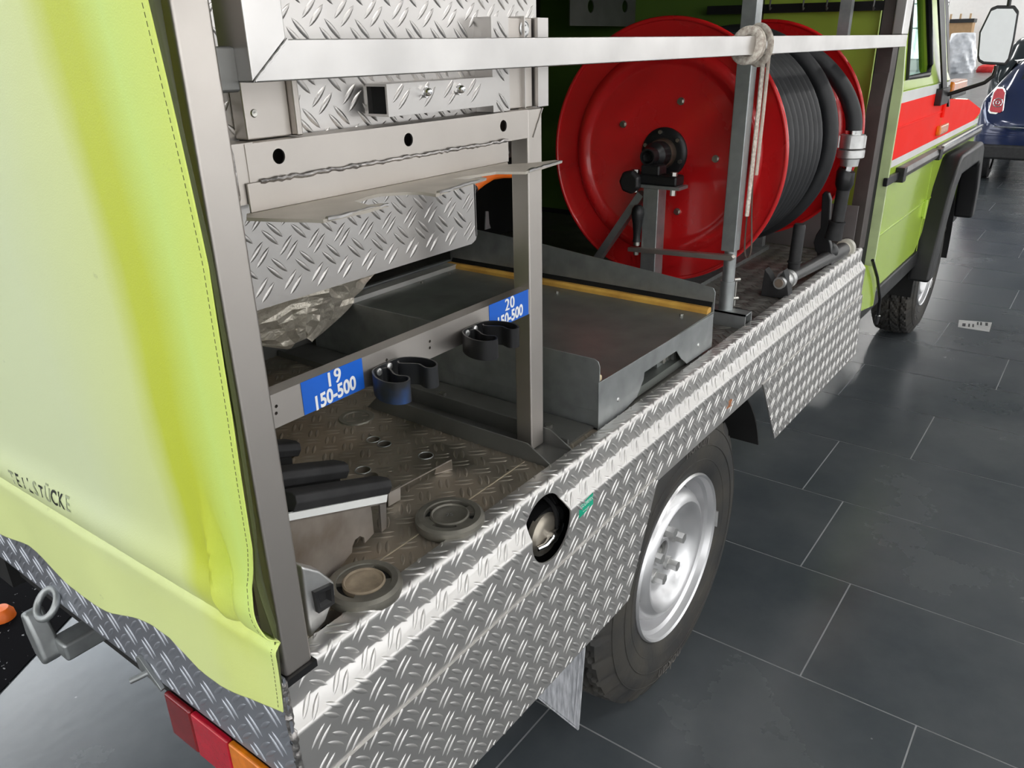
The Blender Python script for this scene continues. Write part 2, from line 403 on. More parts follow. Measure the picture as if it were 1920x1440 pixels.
        if extra is not None:
            em = bpy.data.meshes.new('lens'); em.from_pydata([tuple(v - base) for v in extra.v], [], [f[::-1] for f in extra.f] if flip else extra.f); em.update()
            b3 = bmesh.new(); b3.from_mesh(me); b3.from_mesh(em); b3.to_mesh(me); b3.free(); bpy.data.meshes.remove(em)
        uv = me.uv_layers.new(name='UVMap') if not me.uv_layers else me.uv_layers[0]
        for p in me.polygons:
            nx, ny, nz = (abs(c) for c in p.normal)
            p.use_smooth = smooth
            for li in p.loop_indices:
                c = me.vertices[me.loops[li].vertex_index].co + base
                if flat_uv: uv.data[li].uv = flat_uv(c)
                elif nz >= nx and nz >= ny: uv.data[li].uv = (c.x, c.y)
                elif ny >= nx: uv.data[li].uv = (c.x, c.z)
                else: uv.data[li].uv = (c.y, c.z)
        if smooth: me.set_sharp_from_angle(angle=math.radians(38))
        if bevel:
            b = o.modifiers.new('bevel', 'BEVEL'); b.width = bevel; b.segments = seg; b.limit_method = 'ANGLE'; b.angle_limit = math.radians(35)
            b.harden_normals = True
        if subsurf:
            q = o.modifiers.new('sub', 'SUBSURF'); q.levels = q.render_levels = subsurf
        if label: o['label'] = label
        return o

def text_mesh(body, size, fn, name, m, parent, offset=0.0, sx=1.0, align='CENTER', shear=0):
    """lettering as a real thin mesh; fn maps the flat (u, v) of the text to a world point"""
    c = bpy.data.curves.new('lettering', 'FONT'); c.body = body; c.size = size; c.align_x = align; c.align_y = 'CENTER'; c.offset = offset; c.shear = shear
    o = bpy.data.objects.new('lettering', c); COL.objects.link(o)
    bpy.context.view_layer.update()
    me = bpy.data.meshes.new_from_object(o.evaluated_get(bpy.context.evaluated_depsgraph_get()))
    bpy.data.objects.remove(o); bpy.data.curves.remove(c)
    base = worldloc(parent)
    for v in me.vertices: v.co = Vector(fn(v.co.x * sx, v.co.y)) - base
    me.name = name; me.materials.clear(); me.materials.append(m)
    ob = bpy.data.objects.new(name, me); COL.objects.link(ob); ob.parent = parent
    return ob

def kids(o): return [c for c in o.children]
def copy_tree(o, parent=None):
    c = o.copy(); COL.objects.link(c); c.parent = parent
    for ch in kids(o): copy_tree(ch, c)
    return c

def hexnut(mb, p, q, r):
    return mb.tube([p, q], [r, r], 6)

# ================================================================== THE HALL
X0, X1, Y0, Y1, HZ = -9.0, 50.0, -11.0, 16.0, 5.4
mb = MB()
SP = 0.4925; OFF = {0: 0.258, 1: -0.53, 2: -0.237, 3: -0.078, 4: 0.075, 5: -0.21}
fm = bpy.data.meshes.new('floor'); vs, fs, mi = [], [], []
def quad(x0, x1, y0, y1, z, k):
    n = len(vs); vs.extend([(x0, y0, z), (x1, y0, z), (x1, y1, z), (x0, y1, z)]); fs.append((n, n + 1, n + 2, n + 3)); mi.append(k)
quad(X0, X1, Y0, Y1, -0.0015, 1)
k = int(math.floor((X0 - 0.415) / SP)); g = 0.0022; TL = 0.985
while 0.415 + k * SP < X1:
    xa = max(X0, 0.415 + k * SP + g); xb = min(X1, 0.415 + (k + 1) * SP - g)
    oy = OFF.get(k, (k * 0.37) % 1.0); y = oy - TL * math.ceil((oy - Y0) / TL)
    while y < Y1:
        a, b = max(Y0, y + g), min(Y1, y + TL - g)
        if b > a: quad(xa, xb, a, b, 0, 0)
        y += TL
    k += 1
fm.from_pydata(vs, [], fs); fm.materials.append(M_slate); fm.materials.append(M_grout)
for p, q in zip(fm.polygons, mi): p.material_index = q
fl = bpy.data.objects.new('floor', fm); COL.objects.link(fl); tag(fl, 'dark slate tiled showroom floor', kind='structure')

def struct(mb, name, m, label, **kw): return tag(mb.build(name, m, **kw), label, kind='structure')
struct(MB().box(X0 - .2, X1 + .2, Y0 - .2, Y1 + .2, HZ, HZ + .2), 'ceiling', M_ceil, 'white hall ceiling')
def window_wall(nm, ax, c, th, a, b, wins, k0, zz=(0.6, 4.6)):
    """wall with real openings; each opening gets a pane with mullions"""
    m_ = MB()
    def bx(p, q, z0, z1):
        if ax == 'y': m_.box(p, q, min(c, c + th), max(c, c + th), z0, z1)
        else: m_.box(min(c, c + th), max(c, c + th), p, q, z0, z1)
    bx(a, b, -.1, zz[0]); bx(a, b, zz[1], HZ)
    e = a
    for (p, q) in wins: bx(e, p, zz[0], zz[1]); e = q
    bx(e, b, zz[0], zz[1])
    struct(m_, nm, M_wall, 'white hall wall with tall windows')
    for i, (p, q) in enumerate(wins):
        w_ = MB(); f_ = MB()
        mid = c + th * 0.5
        if ax == 'y': w_.box(p, q, mid - .01, mid + .01, zz[0], zz[1])
        else: w_.box(mid - .01, mid + .01, p, q, zz[0], zz[1])
        wo = struct(w_, 'window_%d' % (k0 + i), M_pane, 'tall daylit hall window')
        nn = max(2, int((q - p) / 1.3))
        for j in range(nn + 1):
            t = p + (q - p) * j / nn
            if ax == 'y': f_.box(t - .035, t + .035, mid - .05, mid + .05, zz[0], zz[1])
            else: f_.box(mid - .05, mid + .05, t - .035, t + .035, zz[0], zz[1])
        for z in (zz[0] + .04, 2.1, 3.3, zz[1] - .04):
            if ax == 'y': f_.box(p, q, mid - .05, mid + .05, z - .035, z + .035)
            else: f_.box(mid - .05, mid + .05, p, q, z - .035, z + .035)
        fo = f_.build('window_frame', mat('window_frame_grey', (0.25, 0.26, 0.28), 0.4), wo)
window_wall('wall_right', 'y', Y0, -.2, X0, X1, [(-8, -1.5), (-0.8, 6), (7, 14), (18, 26), (30, 38)], 1)
window_wall('wall_back', 'x', X0, -.2, Y0, Y1, [(-10, -3.5), (-2.5, 4.0), (5, 11)], 6)
window_wall('wall_left', 'y', Y1, .2, X0, X1, [(4, 14), (20, 34)], 9, (1.2, 3.6))
window_wall('wall_front', 'x', X1, .2, Y0, Y1, [(-8, -2), (8.2, 15)], 11, (0.5, 4.8))
n = 0
for ly in (-7.5, -3.4, 3.2, 8.5, 13):
    for lx in (-5, 1, 7, 13, 19, 27, 35, 43, 47):  # lamps at the far end are added to brighten the far wall
        r_ = empty('ceiling_light', (lx, ly, HZ), 'long white tube lamp on the unseen hall ceiling', 'ceiling light', 'tube lamps on the ceiling')
        MB().box(lx - 1.4, lx + 1.4, ly - .22, ly + .22, HZ - .07, HZ).build('housing', M_white, r_)
        MB().box(lx - 1.35, lx + 1.35, ly - .18, ly + .18, HZ - .09, HZ - .07).build('tube', M_tube, r_)
sheen_ob = struct(MB().box(-2.5, 7, 7.9, 11.6, HZ - .03, HZ - .01), 'window_15', mat('sheen_panel_glow', (0.8, 0.85, 0.9), 0.2, 0, 0, emit=(0.86, 0.93, 1.0), est=5.0), 'added glowing ceiling panel for the floor sheen')  # unseen glowing panel added so the floor shows a bright sheen
sf_ = MB()
for x_ in (-2.5, 2.25, 7): sf_.box(x_ - .05, x_ + .05, 7.9, 11.6, HZ - .06, HZ)
sf_.build('sheen_panel_frame', M_white, sheen_ob)
# bright glowing strip standing against the far wall
MB().box(49.75, 49.95, 2.25, 2.75, 0.4, 5.0).build('wall_strip', M_tube)
tag(bpy.data.objects['wall_strip'], 'bright vertical strip on the far white wall', 'wall light')

# ================================================================== THE TRUCK
T = empty('utility_truck', (0, 0, 0), 'lime green off-road truck with tread plate bed and open side', 'truck')

# --- side panel: folded upper sheet with shoulder, overlapping lower sheets
def sheet(prof, x0, x1, th=-0.003):
    return MB().strip([(x0, y, z) for y, z in prof], (x1 - x0, 0, 0), th)
def arc(cy, cz, r, a0, a1, n=5):
    return [(cy + r * math.cos(math.radians(a0 + (a1 - a0) * i / n)), cz + r * math.sin(math.radians(a0 + (a1 - a0) * i / n))) for i in range(n + 1)]
prof = [(0.060, 0.921), (0.050, 0.934)] + arc(0.029, 0.924, 0.0105, 90, 180) + [(0.0185, 0.900)] + arc(0.006, 0.8905, 0.0125, 0, -35, 4)[:3] + arc(0.010, 0.862, 0.010, 125, 180, 5) + [(0.0, 0.762)]
PR = [Vector((0, y, z)) for y, z in prof]; AL = [0.0]
for a, b in zip(PR, PR[1:]): AL.append(AL[-1] + (b - a).length)
ATOT = AL[-1]
def prof_pos(u, v, h):
    d = max(0.0, min(ATOT, ATOT - (v - .762)))          # arc length from the inner edge
    for i in range(len(AL) - 1):
        if d <= AL[i + 1]: break
    t = (d - AL[i]) / max(1e-9, AL[i + 1] - AL[i]); p = PR[i].lerp(PR[i + 1], t)
    g = (PR[i + 1] - PR[i]).normalized(); nrm = Vector((0, g.z, -g.y)); 
    return Vector((u, p.y, p.z)) + nrm * h
ln_up = lenses(prof_pos, .012, 2.49, .775, .762 + ATOT - .004, lambda u, v: (u - .537) ** 2 + (v - .860) ** 2 > .062 ** 2 and .004 < u < 2.497)
def poly_in(poly):
    def f(u, v):
        c = False; n = len(poly)
        for i in range(n):
            x1, y1 = poly[i]; x2, y2 = poly[(i + 1) % n]
            if (y1 > v) != (y2 > v) and u < (x2 - x1) * (v - y1) / (y2 - y1) + x1: c = not c
        return c
    return f
LS1 = [(0.0, 0.772), (0.0, 0.536), (0.816, 0.530), (0.926, 0.775)]
LS2 = [(1.527, 0.768), (1.685, 0.541), (2.545, 0.530), (2.505, 0.768)]
low_pos = lambda u, v, h: Vector((u, -.0035 - h, v))
cut = MB().cyl((0.537, -0.1, 0.857), (0.537, 0.12, 0.857), 0.058, 40)
def pnl_uv(c):
    return (c.x, c.z if c.y < 0.02 else 0.934 + (c.y - 0.02))
pnl = sheet(prof, 0.0, 2.50).build('side_panel', M_tread, T, cut=cut, flat_uv=pnl_uv, extra=ln_up, label='bright tread plate side panel with a round filler hole')
MB().prism(LS1, 'y', -0.0035, 0.0).build('lower_sheet', M_tread, pnl, extra=lenses(lambda u, v, h: low_pos(u - .021, v - .017, h), 0, .95, .52, .80, lambda u, v: poly_in(LS1)(u - .021, v - .017)))
MB().prism(LS2, 'y', -0.0035, 0.0).build('lower_sheet', M_tread, pnl, extra=lenses(lambda u, v, h: low_pos(u - .021, v - .017, h), 1.5, 2.6, .52, .80, lambda u, v: poly_in(LS2)(u - .021, v - .017)))
for q in ((0.06, .60), (0.75, .60), (2.4, .69), (1.75, .62)):
    MB().lathe([(0, -.0015), (.005, -.001), (.007, 0)], (q[0], -.0035, q[1]), 'y', 16).build('rivet', M_tread, pnl)
# rust chip on the lower edge of the side panel
c0 = on(1368, 757, 'y', -.0006)
MB().prism([(c0.x + a * .018, c0.z + b * .012) for a, b in ((-1, -.6), (-.3, -.2), (-.5, .5), (.2, 1), (.9, .4), (.5, -.3), (1, -1), (0, -.8))], 'y', -0.0012, 0.0).build('rust_chip', mat('rust', (0.35, 0.14, 0.06), 0.8), pnl)
# green sticker on the shoulder
gs = [on(1086, 972, 'y', -.001), on(1112, 945, 'y', -.001), on(1112, 924, 'y', -.001), on(1088, 950, 'y', -.001)]
MB().prism([(p.x, p.z) for p in gs], 'y', -0.0012, 0.0006).build('green_sticker', M_gsticker, pnl)
gc = sum((Vector(p) for p in gs), Vector()) / 4
text_mesh('GLORFIX', 0.011, lambda u, v: (gc.x + u * 0.95, -.0016, gc.z + .006 + v), 'sticker_text', M_ink, pnl)
text_mesh('service 044', 0.005, lambda u, v: (gc.x + u * 0.9 - .002, -.0016, gc.z - .006 + v), 'sticker_text', M_ink, pnl)

# fuel filler behind the hole
fc = on(1023, 1002, 'y', .045)
FN = MB().cyl((fc.x + .012, .052, fc.z + .004), (fc.x + .03, .16, fc.z + .02), .046, 32)
for k_ in range(3): FN.torus((fc.x + .022 + .014 * k_, .075 + .010 * k_, fc.z + .022), 'x', .040, .0045, 32, 8)
fn = FN.build('filler_neck', M_black, T)
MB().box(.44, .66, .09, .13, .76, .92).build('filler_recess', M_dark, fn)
FC = MB()
pf = []
for i in range(48): pass
FC.lathe([(0, -.0075), (.012, -.0075), (.026, -.0068), (.0345, -.0055), (.0365, -.0035), (.0385, -.001), (.041, .001), (.0415, .004), (.0415, .012), (0, .012)], (fc.x, .045, fc.z), 'y', 40)
fcap = FC.build('fuel_cap', mat('worn_steel_cap', (0.55, 0.50, 0.42), 0.48, 0.8, 0.12, 30), fn)
MB().tube([(fc.x - .037, .036, fc.z - .006), (fc.x - .022, .030, fc.z - .005), (fc.x, .029, fc.z), (fc.x + .022, .030, fc.z + .004), (fc.x + .037, .036, fc.z + .006)], [.0045, .0055, .009, .0055, .0045], 12).lathe([(0, -.008), (.008, -.008), (.010, -.006), (.010, .006)], (fc.x, .031, fc.z), 'y', 24).build('cap_grip', M_chrome, fn)

# --- rear panel, corner weld, fittings
rp = MB().box(-0.0035, 0.0, 0.0, 1.66, 0.78, 0.955).build('rear_panel', M_trear, T, extra=lenses(lambda u, v, h: Vector((-.0035 - h, u, v)), .008, 1.65, .787, .95, lambda u, v: .004 < u < 1.655 and .783 < v < .952), flip=True, label='blue-grey tread plate strip below the rear cover')
random.seed(3)
wb = []
for i in range(46):
    t = i / 45; wb.append((0.0 - .001 + random.uniform(-.0012, .0012), 0.004 + random.uniform(-.001, .001) - .003 * (t > .4), .95 - t * .2))
MB().tube(wb, [0.0045 + random.uniform(-.0012, .0012) for _ in wb], 8).build('corner_weld', M_weld, rp)
MB().box(-.002, .002, 0.0, .03, .60, .80).build('corner_flange', M_trear, rp)
# cleat on the rear panel edge
cl = on(284, 1256, 'x', -.004)
MB().prism([(cl.y + .030, cl.z + .012), (cl.y + .018, cl.z + .018), (cl.y - .030, cl.z - .016), (cl.y - .026, cl.z - .022), (cl.y - .004, cl.z - .012), (cl.y + .024, cl.z - .010)], 'x', -.010, -.0035).build('cleat', M_galv, rp, bevel=.001)
MB().tube([(-.008, cl.y + .004, cl.z - .004), (-.020, cl.y + .010, cl.z - .007), (-.030, cl.y + .015, cl.z - .009)], .0045, 10).build('cleat_pin', M_galv, rp)
# tow shackle under the rear panel
sh = on(135, 1155, 'x', .02)
hk = MB().box(-.02, .10, sh.y - .045, sh.y + .0, sh.z - .05, sh.z - .015).build('tow_bracket', M_galv, T, bevel=.006)
MB().prism([(sh.y + .030, sh.z + .035), (sh.y + .012, sh.z + .040), (sh.y - .010, sh.z - .005), (sh.y - .018, sh.z - .045), (sh.y - .006, sh.z - .060), (sh.y + .018, sh.z - .045), (sh.y + .032, sh.z - .005)], 'x', -.045, -.012).build('hook', M_galv, hk, bevel=.007, seg=3)
rc_ = on(88, 1132, 'x', -.02)
MB().tube([(rc_.x + .016 * math.sin(a), rc_.y + .024 * math.cos(a), rc_.z + .018 * math.sin(a)) for a in [2 * PI * i / 28 for i in range(28)]], .006, 10, closed=True).build('shackle_ring', M_galv, hk)
# tail light
tl = MB().box(.0, .06, .02, .30, .690, .777).build('tail_light', M_black, T, label='tail light under the rear panel, red and amber lenses', bevel=.004)
MB().box(-.010, .0, .232, .296, .694, .772).build('dark_lens', M_dlens, tl, bevel=.004)
MB().box(-.010, .0, .146, .230, .694, .772).build('red_lens', M_rlens, tl, bevel=.003)
MB().box(-.010, .0, .026, .144, .694, .772).build('amber_lens', M_amber, tl, bevel=.003)

# --- bed floor with real holes
holes = MB()
for (hx, hy, hr) in ((.509, .388, .0125), (.508, .358, .0125), (.518, .263, .0135), (.416, .318, .0135), (.410, .292, .0125), (.372, .47, .014), (.118, .062, .020), (.56, .11, .003)):
    holes.cyl((hx, hy, .85), (hx, hy, 1.0), hr, 28)
HL = ((.509, .388), (.508, .358), (.518, .263), (.416, .318), (.410, .292), (.372, .47), (.118, .062))
bed = MB().box(0.004, 0.78, .046, 1.64, .905, .925).build('bed_floor', M_tfloor, T, cut=holes, extra=lenses(lambda u, v, h: Vector((u, v, .925 + h)), .01, .77, .055, 1.1, lambda u, v: all((u - a) ** 2 + (v - b) ** 2 > .017 ** 2 for a, b in HL) and .008 < u < .775 and .05 < v), label='dusty brown tread plate floor at the rear of the bed')
MB().box(0.782, 2.52, .046, 1.64, .903, .922).build('bed_floor', tread('tread_floor_front', (0.24, 0.23, 0.21), 0.45, 0.85, dirt=(.4, .7), dcol=(.12, .11, .10)), T, extra=lenses(lambda u, v, h: Vector((u, v, .922 + h)), 1.33, 2.5, .055, .75, lambda u, v: v > .05))
# floor seam bead and recessed lid
a_, b_ = on(1080 - 110, 1000 - 143, 'z', .926), on(700, 1038, 'z', .926)
MB().bar((.60, .102, .9262), (.18, .102, .9262), .002, .001).build('floor_seam', mat('pale_dirt', (.45, .38, .28), .8), bed)
lid = on(668, 783, 'z', .926)
MB().lathe([(0, .001), (.024, .001), (.026, .003), (.034, .003), (.036, 0)], (lid.x, lid.y, .925), 'z', 40).build('floor_lid', M_ring, bed)
for (hx, hy, hr) in ((.509, .388, .0125), (.508, .358, .0125), (.518, .263, .0135), (.416, .318, .0135)):
    MB().torus((hx, hy, .9255), 'z', hr, .0010, 28, 6).build('hole_rim', M_galv, bed)
# chassis, plus an added dark box under the floor so its holes look black
ch = MB().box(.10, 5.0, .36, .50, .48, .66).box(.10, 5.0, 1.20, 1.34, .48, .66).box(.12, 2.5, .10, 1.6, .80, .90)
for xx in (.12, 1.0, 2.2, 3.2, 4.1): ch.box(xx, xx + .1, .36, 1.34, .5, .64)
ch.cyl((1.19, .2, .387), (1.19, 1.5, .387), .05, 16).cyl((4.55, .25, .387), (4.55, 1.5, .387), .05, 16).build('chassis', M_dark, T)
MB().box(.25, .78, .12, .34, .54, .79).build('fuel_tank', M_black, T, bevel=.02)
# wheel housing over rear wheel
MB().lathe([(.46, .02), (.46, .33), (.455, .33), (.455, .02)], (1.19, 0, .387), 'y', 24, math.radians(20), math.radians(160), closed=True).box(.73, 1.70, .33, .335, .5, .9).build('wheel_housing', M_dark, T)

# --- bed frame: posts and roof rails
MB().box(.012, .050, .016, .054, .935, 1.955).build('corner_post', M_steel, T, bevel=.004, label='square steel corner post at the rear of the bed')
MB().box(.009, .053, .012, .058, .926, .936).build('post_foot', M_black, T)
fr = MB()
def seg(pa, pb, d=.045, wd=.038):
    fr.hexa([(pa[0] - wd, .028, pa[1]), (pa[0], .028, pa[1]), (pa[0], .028 + d, pa[1]), (pa[0] - wd, .028 + d, pa[1])], [(pb[0] - wd, .028, pb[1]), (pb[0], .028, pb[1]), (pb[0], .028 + d, pb[1]), (pb[0] - wd, .028 + d, pb[1])])
seg((2.555, .925), (2.565, 1.40), wd=.075); seg((2.565, 1.40), (2.590, 1.50), wd=.075); seg((2.590, 1.50), (2.590, 1.955), wd=.070)
fr.build('front_post', mat('weathered_brown_steel', (.10, .085, .078), .5, .6, .15, 12), T)
MB().box(.012, 2.6, .02, .06, 1.955, 1.985).box(.012, 2.6, 1.62, 1.66, 1.955, 1.985).box(.012, .05, .02, 1.66, 1.955, 1.985).box(.012, .05, 1.62, 1.66, .93, 1.955).build('roof_rail', M_steel, T)
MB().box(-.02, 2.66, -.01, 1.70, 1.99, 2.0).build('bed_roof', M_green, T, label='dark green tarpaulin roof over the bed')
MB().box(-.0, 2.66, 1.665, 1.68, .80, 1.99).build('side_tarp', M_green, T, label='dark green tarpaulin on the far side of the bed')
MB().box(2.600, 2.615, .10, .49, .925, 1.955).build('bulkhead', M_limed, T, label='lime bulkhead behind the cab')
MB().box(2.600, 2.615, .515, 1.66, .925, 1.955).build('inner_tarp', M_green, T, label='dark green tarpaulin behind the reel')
MB().box(2.570, 2.615, .49, .515, .925, 1.955).build('bulkhead_post', M_black, T)
gp = MB().box(2.440, 2.446, .040, .48, .925, 1.085).build('kick_plate', mat('brown_grey_plate', (.20, .185, .18), .5, .6, .1, 8), T)
# left inner posts and dark lockers on the far side
iv = on(1012, 250, 'y', 1.45)
MB().box(iv.x - .03, iv.x + .035, 1.45, 1.50, .925, 1.955).build('inner_post', M_black, T)
MB().box(iv.x + .037, iv.x + .072, 1.45, 1.48, .925, 1.955).build('inner_post', M_dsteel, T)
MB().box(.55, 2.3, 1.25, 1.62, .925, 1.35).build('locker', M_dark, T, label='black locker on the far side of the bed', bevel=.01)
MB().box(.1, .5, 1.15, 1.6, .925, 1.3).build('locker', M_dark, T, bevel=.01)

# --- plate with two round holes, high at the back, and the hook rack
hp = MB()
pa, pb = on(1075, 0, 'y', 1.0), on(1205, 50, 'y', 1.0)
cutp = MB()
for px in (1108, 1172):
    c_ = on(px, 12, 'y', 1.0); cutp.cyl((c_.x, .9, c_.z), (c_.x, 1.1, c_.z), .021, 28)
hp.prism([(pa.x - .02, pb.z + .0), (pb.x - .03, pb.z), (pb.x, pb.z + .02), (pb.x, 1.95), (pa.x - .02, 1.95)], 'y', 1.0, 1.004)
hp.build('holed_plate', M_dsteel, T, cut=cutp)
hr_ = MB()
a_, b_ = on(1400, 16, 'x', 2.55), on(1662, 10, 'x', 2.55)
hr_.bar((2.56, a_.y + .15, a_.z), (2.56, b_.y, b_.z), .012, .028)
hrk = hr_.build('hook_rack', M_black, T)
for px in (1446, 1508, 1552, 1640):
    c_ = on(px, 12, 'x', 2.54)
    MB().tube([(2.55, c_.y, c_.z + .03), (2.53, c_.y, c_.z + .02), (2.525, c_.y, c_.z), (2.53, c_.y, c_.z - .010), (2.54, c_.y, c_.z - .005)], .003, 8).build('hook', M_dsteel, hrk)
c_ = on(1588, 30, 'x', 2.42)
MB().box(2.41, 2.44, c_.y - .012, c_.y + .022, c_.z - .06, 1.955).build('hanger_post', M_galv, T, label='galvanised angle post hanging behind the reel')

# --- the wheels
def tyre_mesh(rear=True):
    m_ = MB(); W = .225; n_ = 288
    # (r, y) around the section, outer side first
    sec = [(.215, .022), (.225, .010), (.250, .002), (.285, -.004), (.310, -.004), (.335, .001), (.356, .010), (.372, .018)]
    tr = [(.386 + .010 * (1 - ((j - 10) / 10) ** 2), .024 + (W - .048) * j / 20) for j in range(21)]
    sec2 = [(r, W - y) for r, y in reversed(sec)]
    full = sec + tr + sec2; m = len(full); vs_, fs_ = [], []
    for i in range(n_):
        t = 2 * PI * i / n_
        for k_, (r, y) in enumerate(full):
            j = k_ - len(sec)
            if 0 <= j < 21:
                if j in (4, 10, 16): r -= .012
                row = (i + (j * 2 if j < 10 else (20 - j) * 2)) % 9
                if row < 2: r -= .012
                elif row == 5 and j % 3 == 1: r -= .005
            elif k_ in (len(sec) - 1, len(sec) + 21): 
                if (i % 9) < 2: r -= .008
            elif k_ == len(sec) - 2:
                if (i % 9) < 2: r -= .004
            vs_.append((r * math.cos(t), y, r * math.sin(t)))
    for i in range(n_):
        j = (i + 1) % n_
        for k_ in range(m - 1): fs_.append((i * m + k_, j * m + k_, j * m + k_ + 1, i * m + k_ + 1))
    m_.add(vs_, fs_)
    for rr in (.262, .300, .342): m_.torus((0, .0005 if rr < .27 else (-.0045 if rr < .33 else .0035), 0), 'y', rr, .0016, 120, 6)
    return m_
def make_wheel():
    """rim at the top; tyre, wheel nuts, hub as its pieces; local origin at the outer side of the hub axis"""
    hol = MB()
    for i in range(8):
        t = 2 * PI * (i + .3) / 8
        hol.cyl((.176 * math.cos(t), -.05, .176 * math.sin(t)), (.176 * math.cos(t), .2, .176 * math.sin(t)), .009, 14)
    p_ = [(.222, .020), (.224, .008), (.220, .002), (.214, .006), (.210, .022), (.201, .028), (.198, .048), (.190, .065), (.182, .050), (.171, .030), (.159, .017), (.147, .012), (.135, .016), (.121, .032), (.109, .046), (.096, .053), (.060, .055), (.040, .060), (.038, .052), (.030, .052), (.030, .064), (.06, .064), (.098, .060), (.112, .052), (.126, .036), (.138, .023), (.147, .019), (.156, .024), (.166, .037), (.177, .056), (.187, .078), (.20, .10), (.20, .19), (.215, .20), (.215, .205), (.222, .205), (.208, .19), (.206, .03)]
    rim = MB().lathe(p_, (0, 0, 0), 'y', 96, closed=True).build('wheel', M_silver, None, cut=hol)
    ty = tyre_mesh().build('tyre', M_tyre, rim)
    text_mesh('nokian', .052, lambda u, v: ((.318 + v) * math.sin(u / .318 + .12), -.0065, (.318 + v) * math.cos(u / .318 + .12)), 'tyre_lettering', mat('tyre_letter', (.13, .12, .11), .5), rim)
    text_mesh('nokian', .052, lambda u, v: ((.318 + v) * math.sin(u / .318 + .12 + PI), -.0065, (.318 + v) * math.cos(u / .318 + .12 + PI)), 'tyre_lettering', MATS['tyre_letter'], rim)
    for i in range(5):
        t = 2 * PI * i / 5 + .25; c_ = (.065 * math.cos(t), .065 * math.sin(t))
        q = MB().cyl((c_[0], .046, c_[1]), (c_[0], .060, c_[1]), .0185, 20)
        hexnut(q, (c_[0], .022, c_[1]), (c_[0], .046, c_[1]), .0145); q.build('wheel_nut', M_alu, rim)
    MB().lathe([(0, .075), (.012, .068), (.016, .060), (.029, .058), (.029, .09)], (0, 0, 0), 'y', 32).build('hub', M_dsteel, rim)
    MB().bar((.221 * math.cos(-.1), .001, .221 * math.sin(-.1)), (.221 * math.cos(.12), .001, .221 * math.sin(.12)), .010, .004, (1, 0, 0)).build('balance_weight', M_alu, rim)
    return rim
W0 = make_wheel(); W0.parent = T; W0.location = (1.19, .045, .395)
for (x, y, rz, ry) in ((4.55, .10, 0, .7), (1.19, 1.625, PI, .3), (4.55, 1.57, PI, 1.2)):
    c = copy_tree(W0, T); c.location = (x, y, .395); c.rotation_euler = (0, ry if rz == 0 else 0, rz)

# mudflap behind the rear wheel
pts = [on(1102, 1150, 'x', .745), on(1085, 1368, 'x', .745), on(1000, 1300, 'x', .745), on(960, 1180, 'x', .745)]
mf = MB().prism([(p.y, p.z) for p in pts], 'x', .742, .747).build('mudflap', M_flap, T, label='scratched translucent mudflap')
ol = [Vector((.740, p.y, p.z)) for p in pts]
ce = sum(ol, Vector()) / 4
MB().tube([ol[1].lerp(ce, .05), ol[2].lerp(ce, .05)], .002, 6).tube([ol[1].lerp(ce, .12) , ol[0].lerp(ce, .08)], .002, 6).build('flap_ridge', M_flap, mf)

# ================================================================== CAB
YB = 0.08; ZB = 1.42; YT = 0.135; ZT = 2.00
cab = MB()
# lower side as a slightly folded sheet with depth
lo = [(2.95, .66), (3.00, .62), (3.86, .62), (3.98, .70), (4.10, .90), (4.22, 1.00), (4.90, 1.00), (5.03, .82), (5.08, .62), (5.12, .62), (5.12, 1.22), (4.62, 1.30), (3.98, 1.34), (3.98, ZB), (2.95, ZB)]
cb = cab.prism(lo, 'y', YB, YB + .06).build('cab_side', M_lime, T, bevel=.012, seg=3, label='lime cab side with a broad red band')
# swage line, door gap, hinge
MB().bar((2.96, YB - .001, .872), (4.02, YB - .001, .872), .006, .010).build('swage_line', M_lime, cb, bevel=.003)
MB().box(3.905, 3.911, YB - .0015, YB + .001, .62, ZB).build('door_gap', M_limed, cb)
hg = on(1735, 392, 'y', YB - .01)
MB().cyl((hg.x, YB - .008, hg.z - .045), (hg.x, YB - .008, hg.z + .045), .009, 12).box(hg.x - .02, hg.x + .02, YB - .006, YB, hg.z - .035, hg.z + .035).build('door_hinge', M_lime, cb)
MB().cyl((hg.x, YB - .008, 1.26), (hg.x, YB - .008, 1.34), .009, 12).build('door_hinge', M_fred, cb)
# red film with white bands
RZ0, RZ1 = 1.165, 1.375
MB().box(2.952, 3.903, YB - .0022, YB, RZ0, RZ1).box(3.913, 3.99, YB - .0022, YB, RZ0, RZ1).prism([(3.99, RZ0), (4.95, RZ0), (5.118, 1.19), (5.118, 1.215), (4.62, 1.295), (3.99, 1.335)], 'y', YB - .0022, YB).build('red_band', M_fred, cb)
MB().box(2.952, 3.975, YB - .0022, YB, RZ1, ZB - .006).build('white_band', M_white, cb)
MB().box(2.952, 5.11, YB - .0022, YB, RZ0 - .028, RZ0).build('white_band', M_white, cb)
MB().bar((2.96, YB - .003, 1.285), (3.90, YB - .003, 1.285), .006, .008).build('swage_line', M_fred, cb, bevel=.002)
# protective moulding
md = MB().prism([(YB, 1.125), (YB - .022, 1.118), (YB - .030, 1.098), (YB - .022, 1.078), (YB, 1.072)], 'x', 3.16, 3.86).prism([(YB, 1.125), (YB - .022, 1.118), (YB - .030, 1.098), (YB - .022, 1.078), (YB, 1.072)], 'x', 3.93, 5.14).build('side_moulding', mat('grey_moulding', (.16, .155, .15), .3, .3), cb, bevel=.003)
for q_ in ((3.86, 3.93, .034, 1.070, 1.120), (3.12, 3.17, .034, 1.068, 1.126), (2.93, 3.12, .016, 1.078, 1.110)):
    MB().box(q_[0], q_[1], YB - q_[2], YB, q_[3], q_[4]).build('moulding_end', M_black, md, bevel=.003)
MB().box(3.94, 5.13, YB - .033, YB - .02, 1.118, 1.128).build('chrome_trim', M_chrome, md)
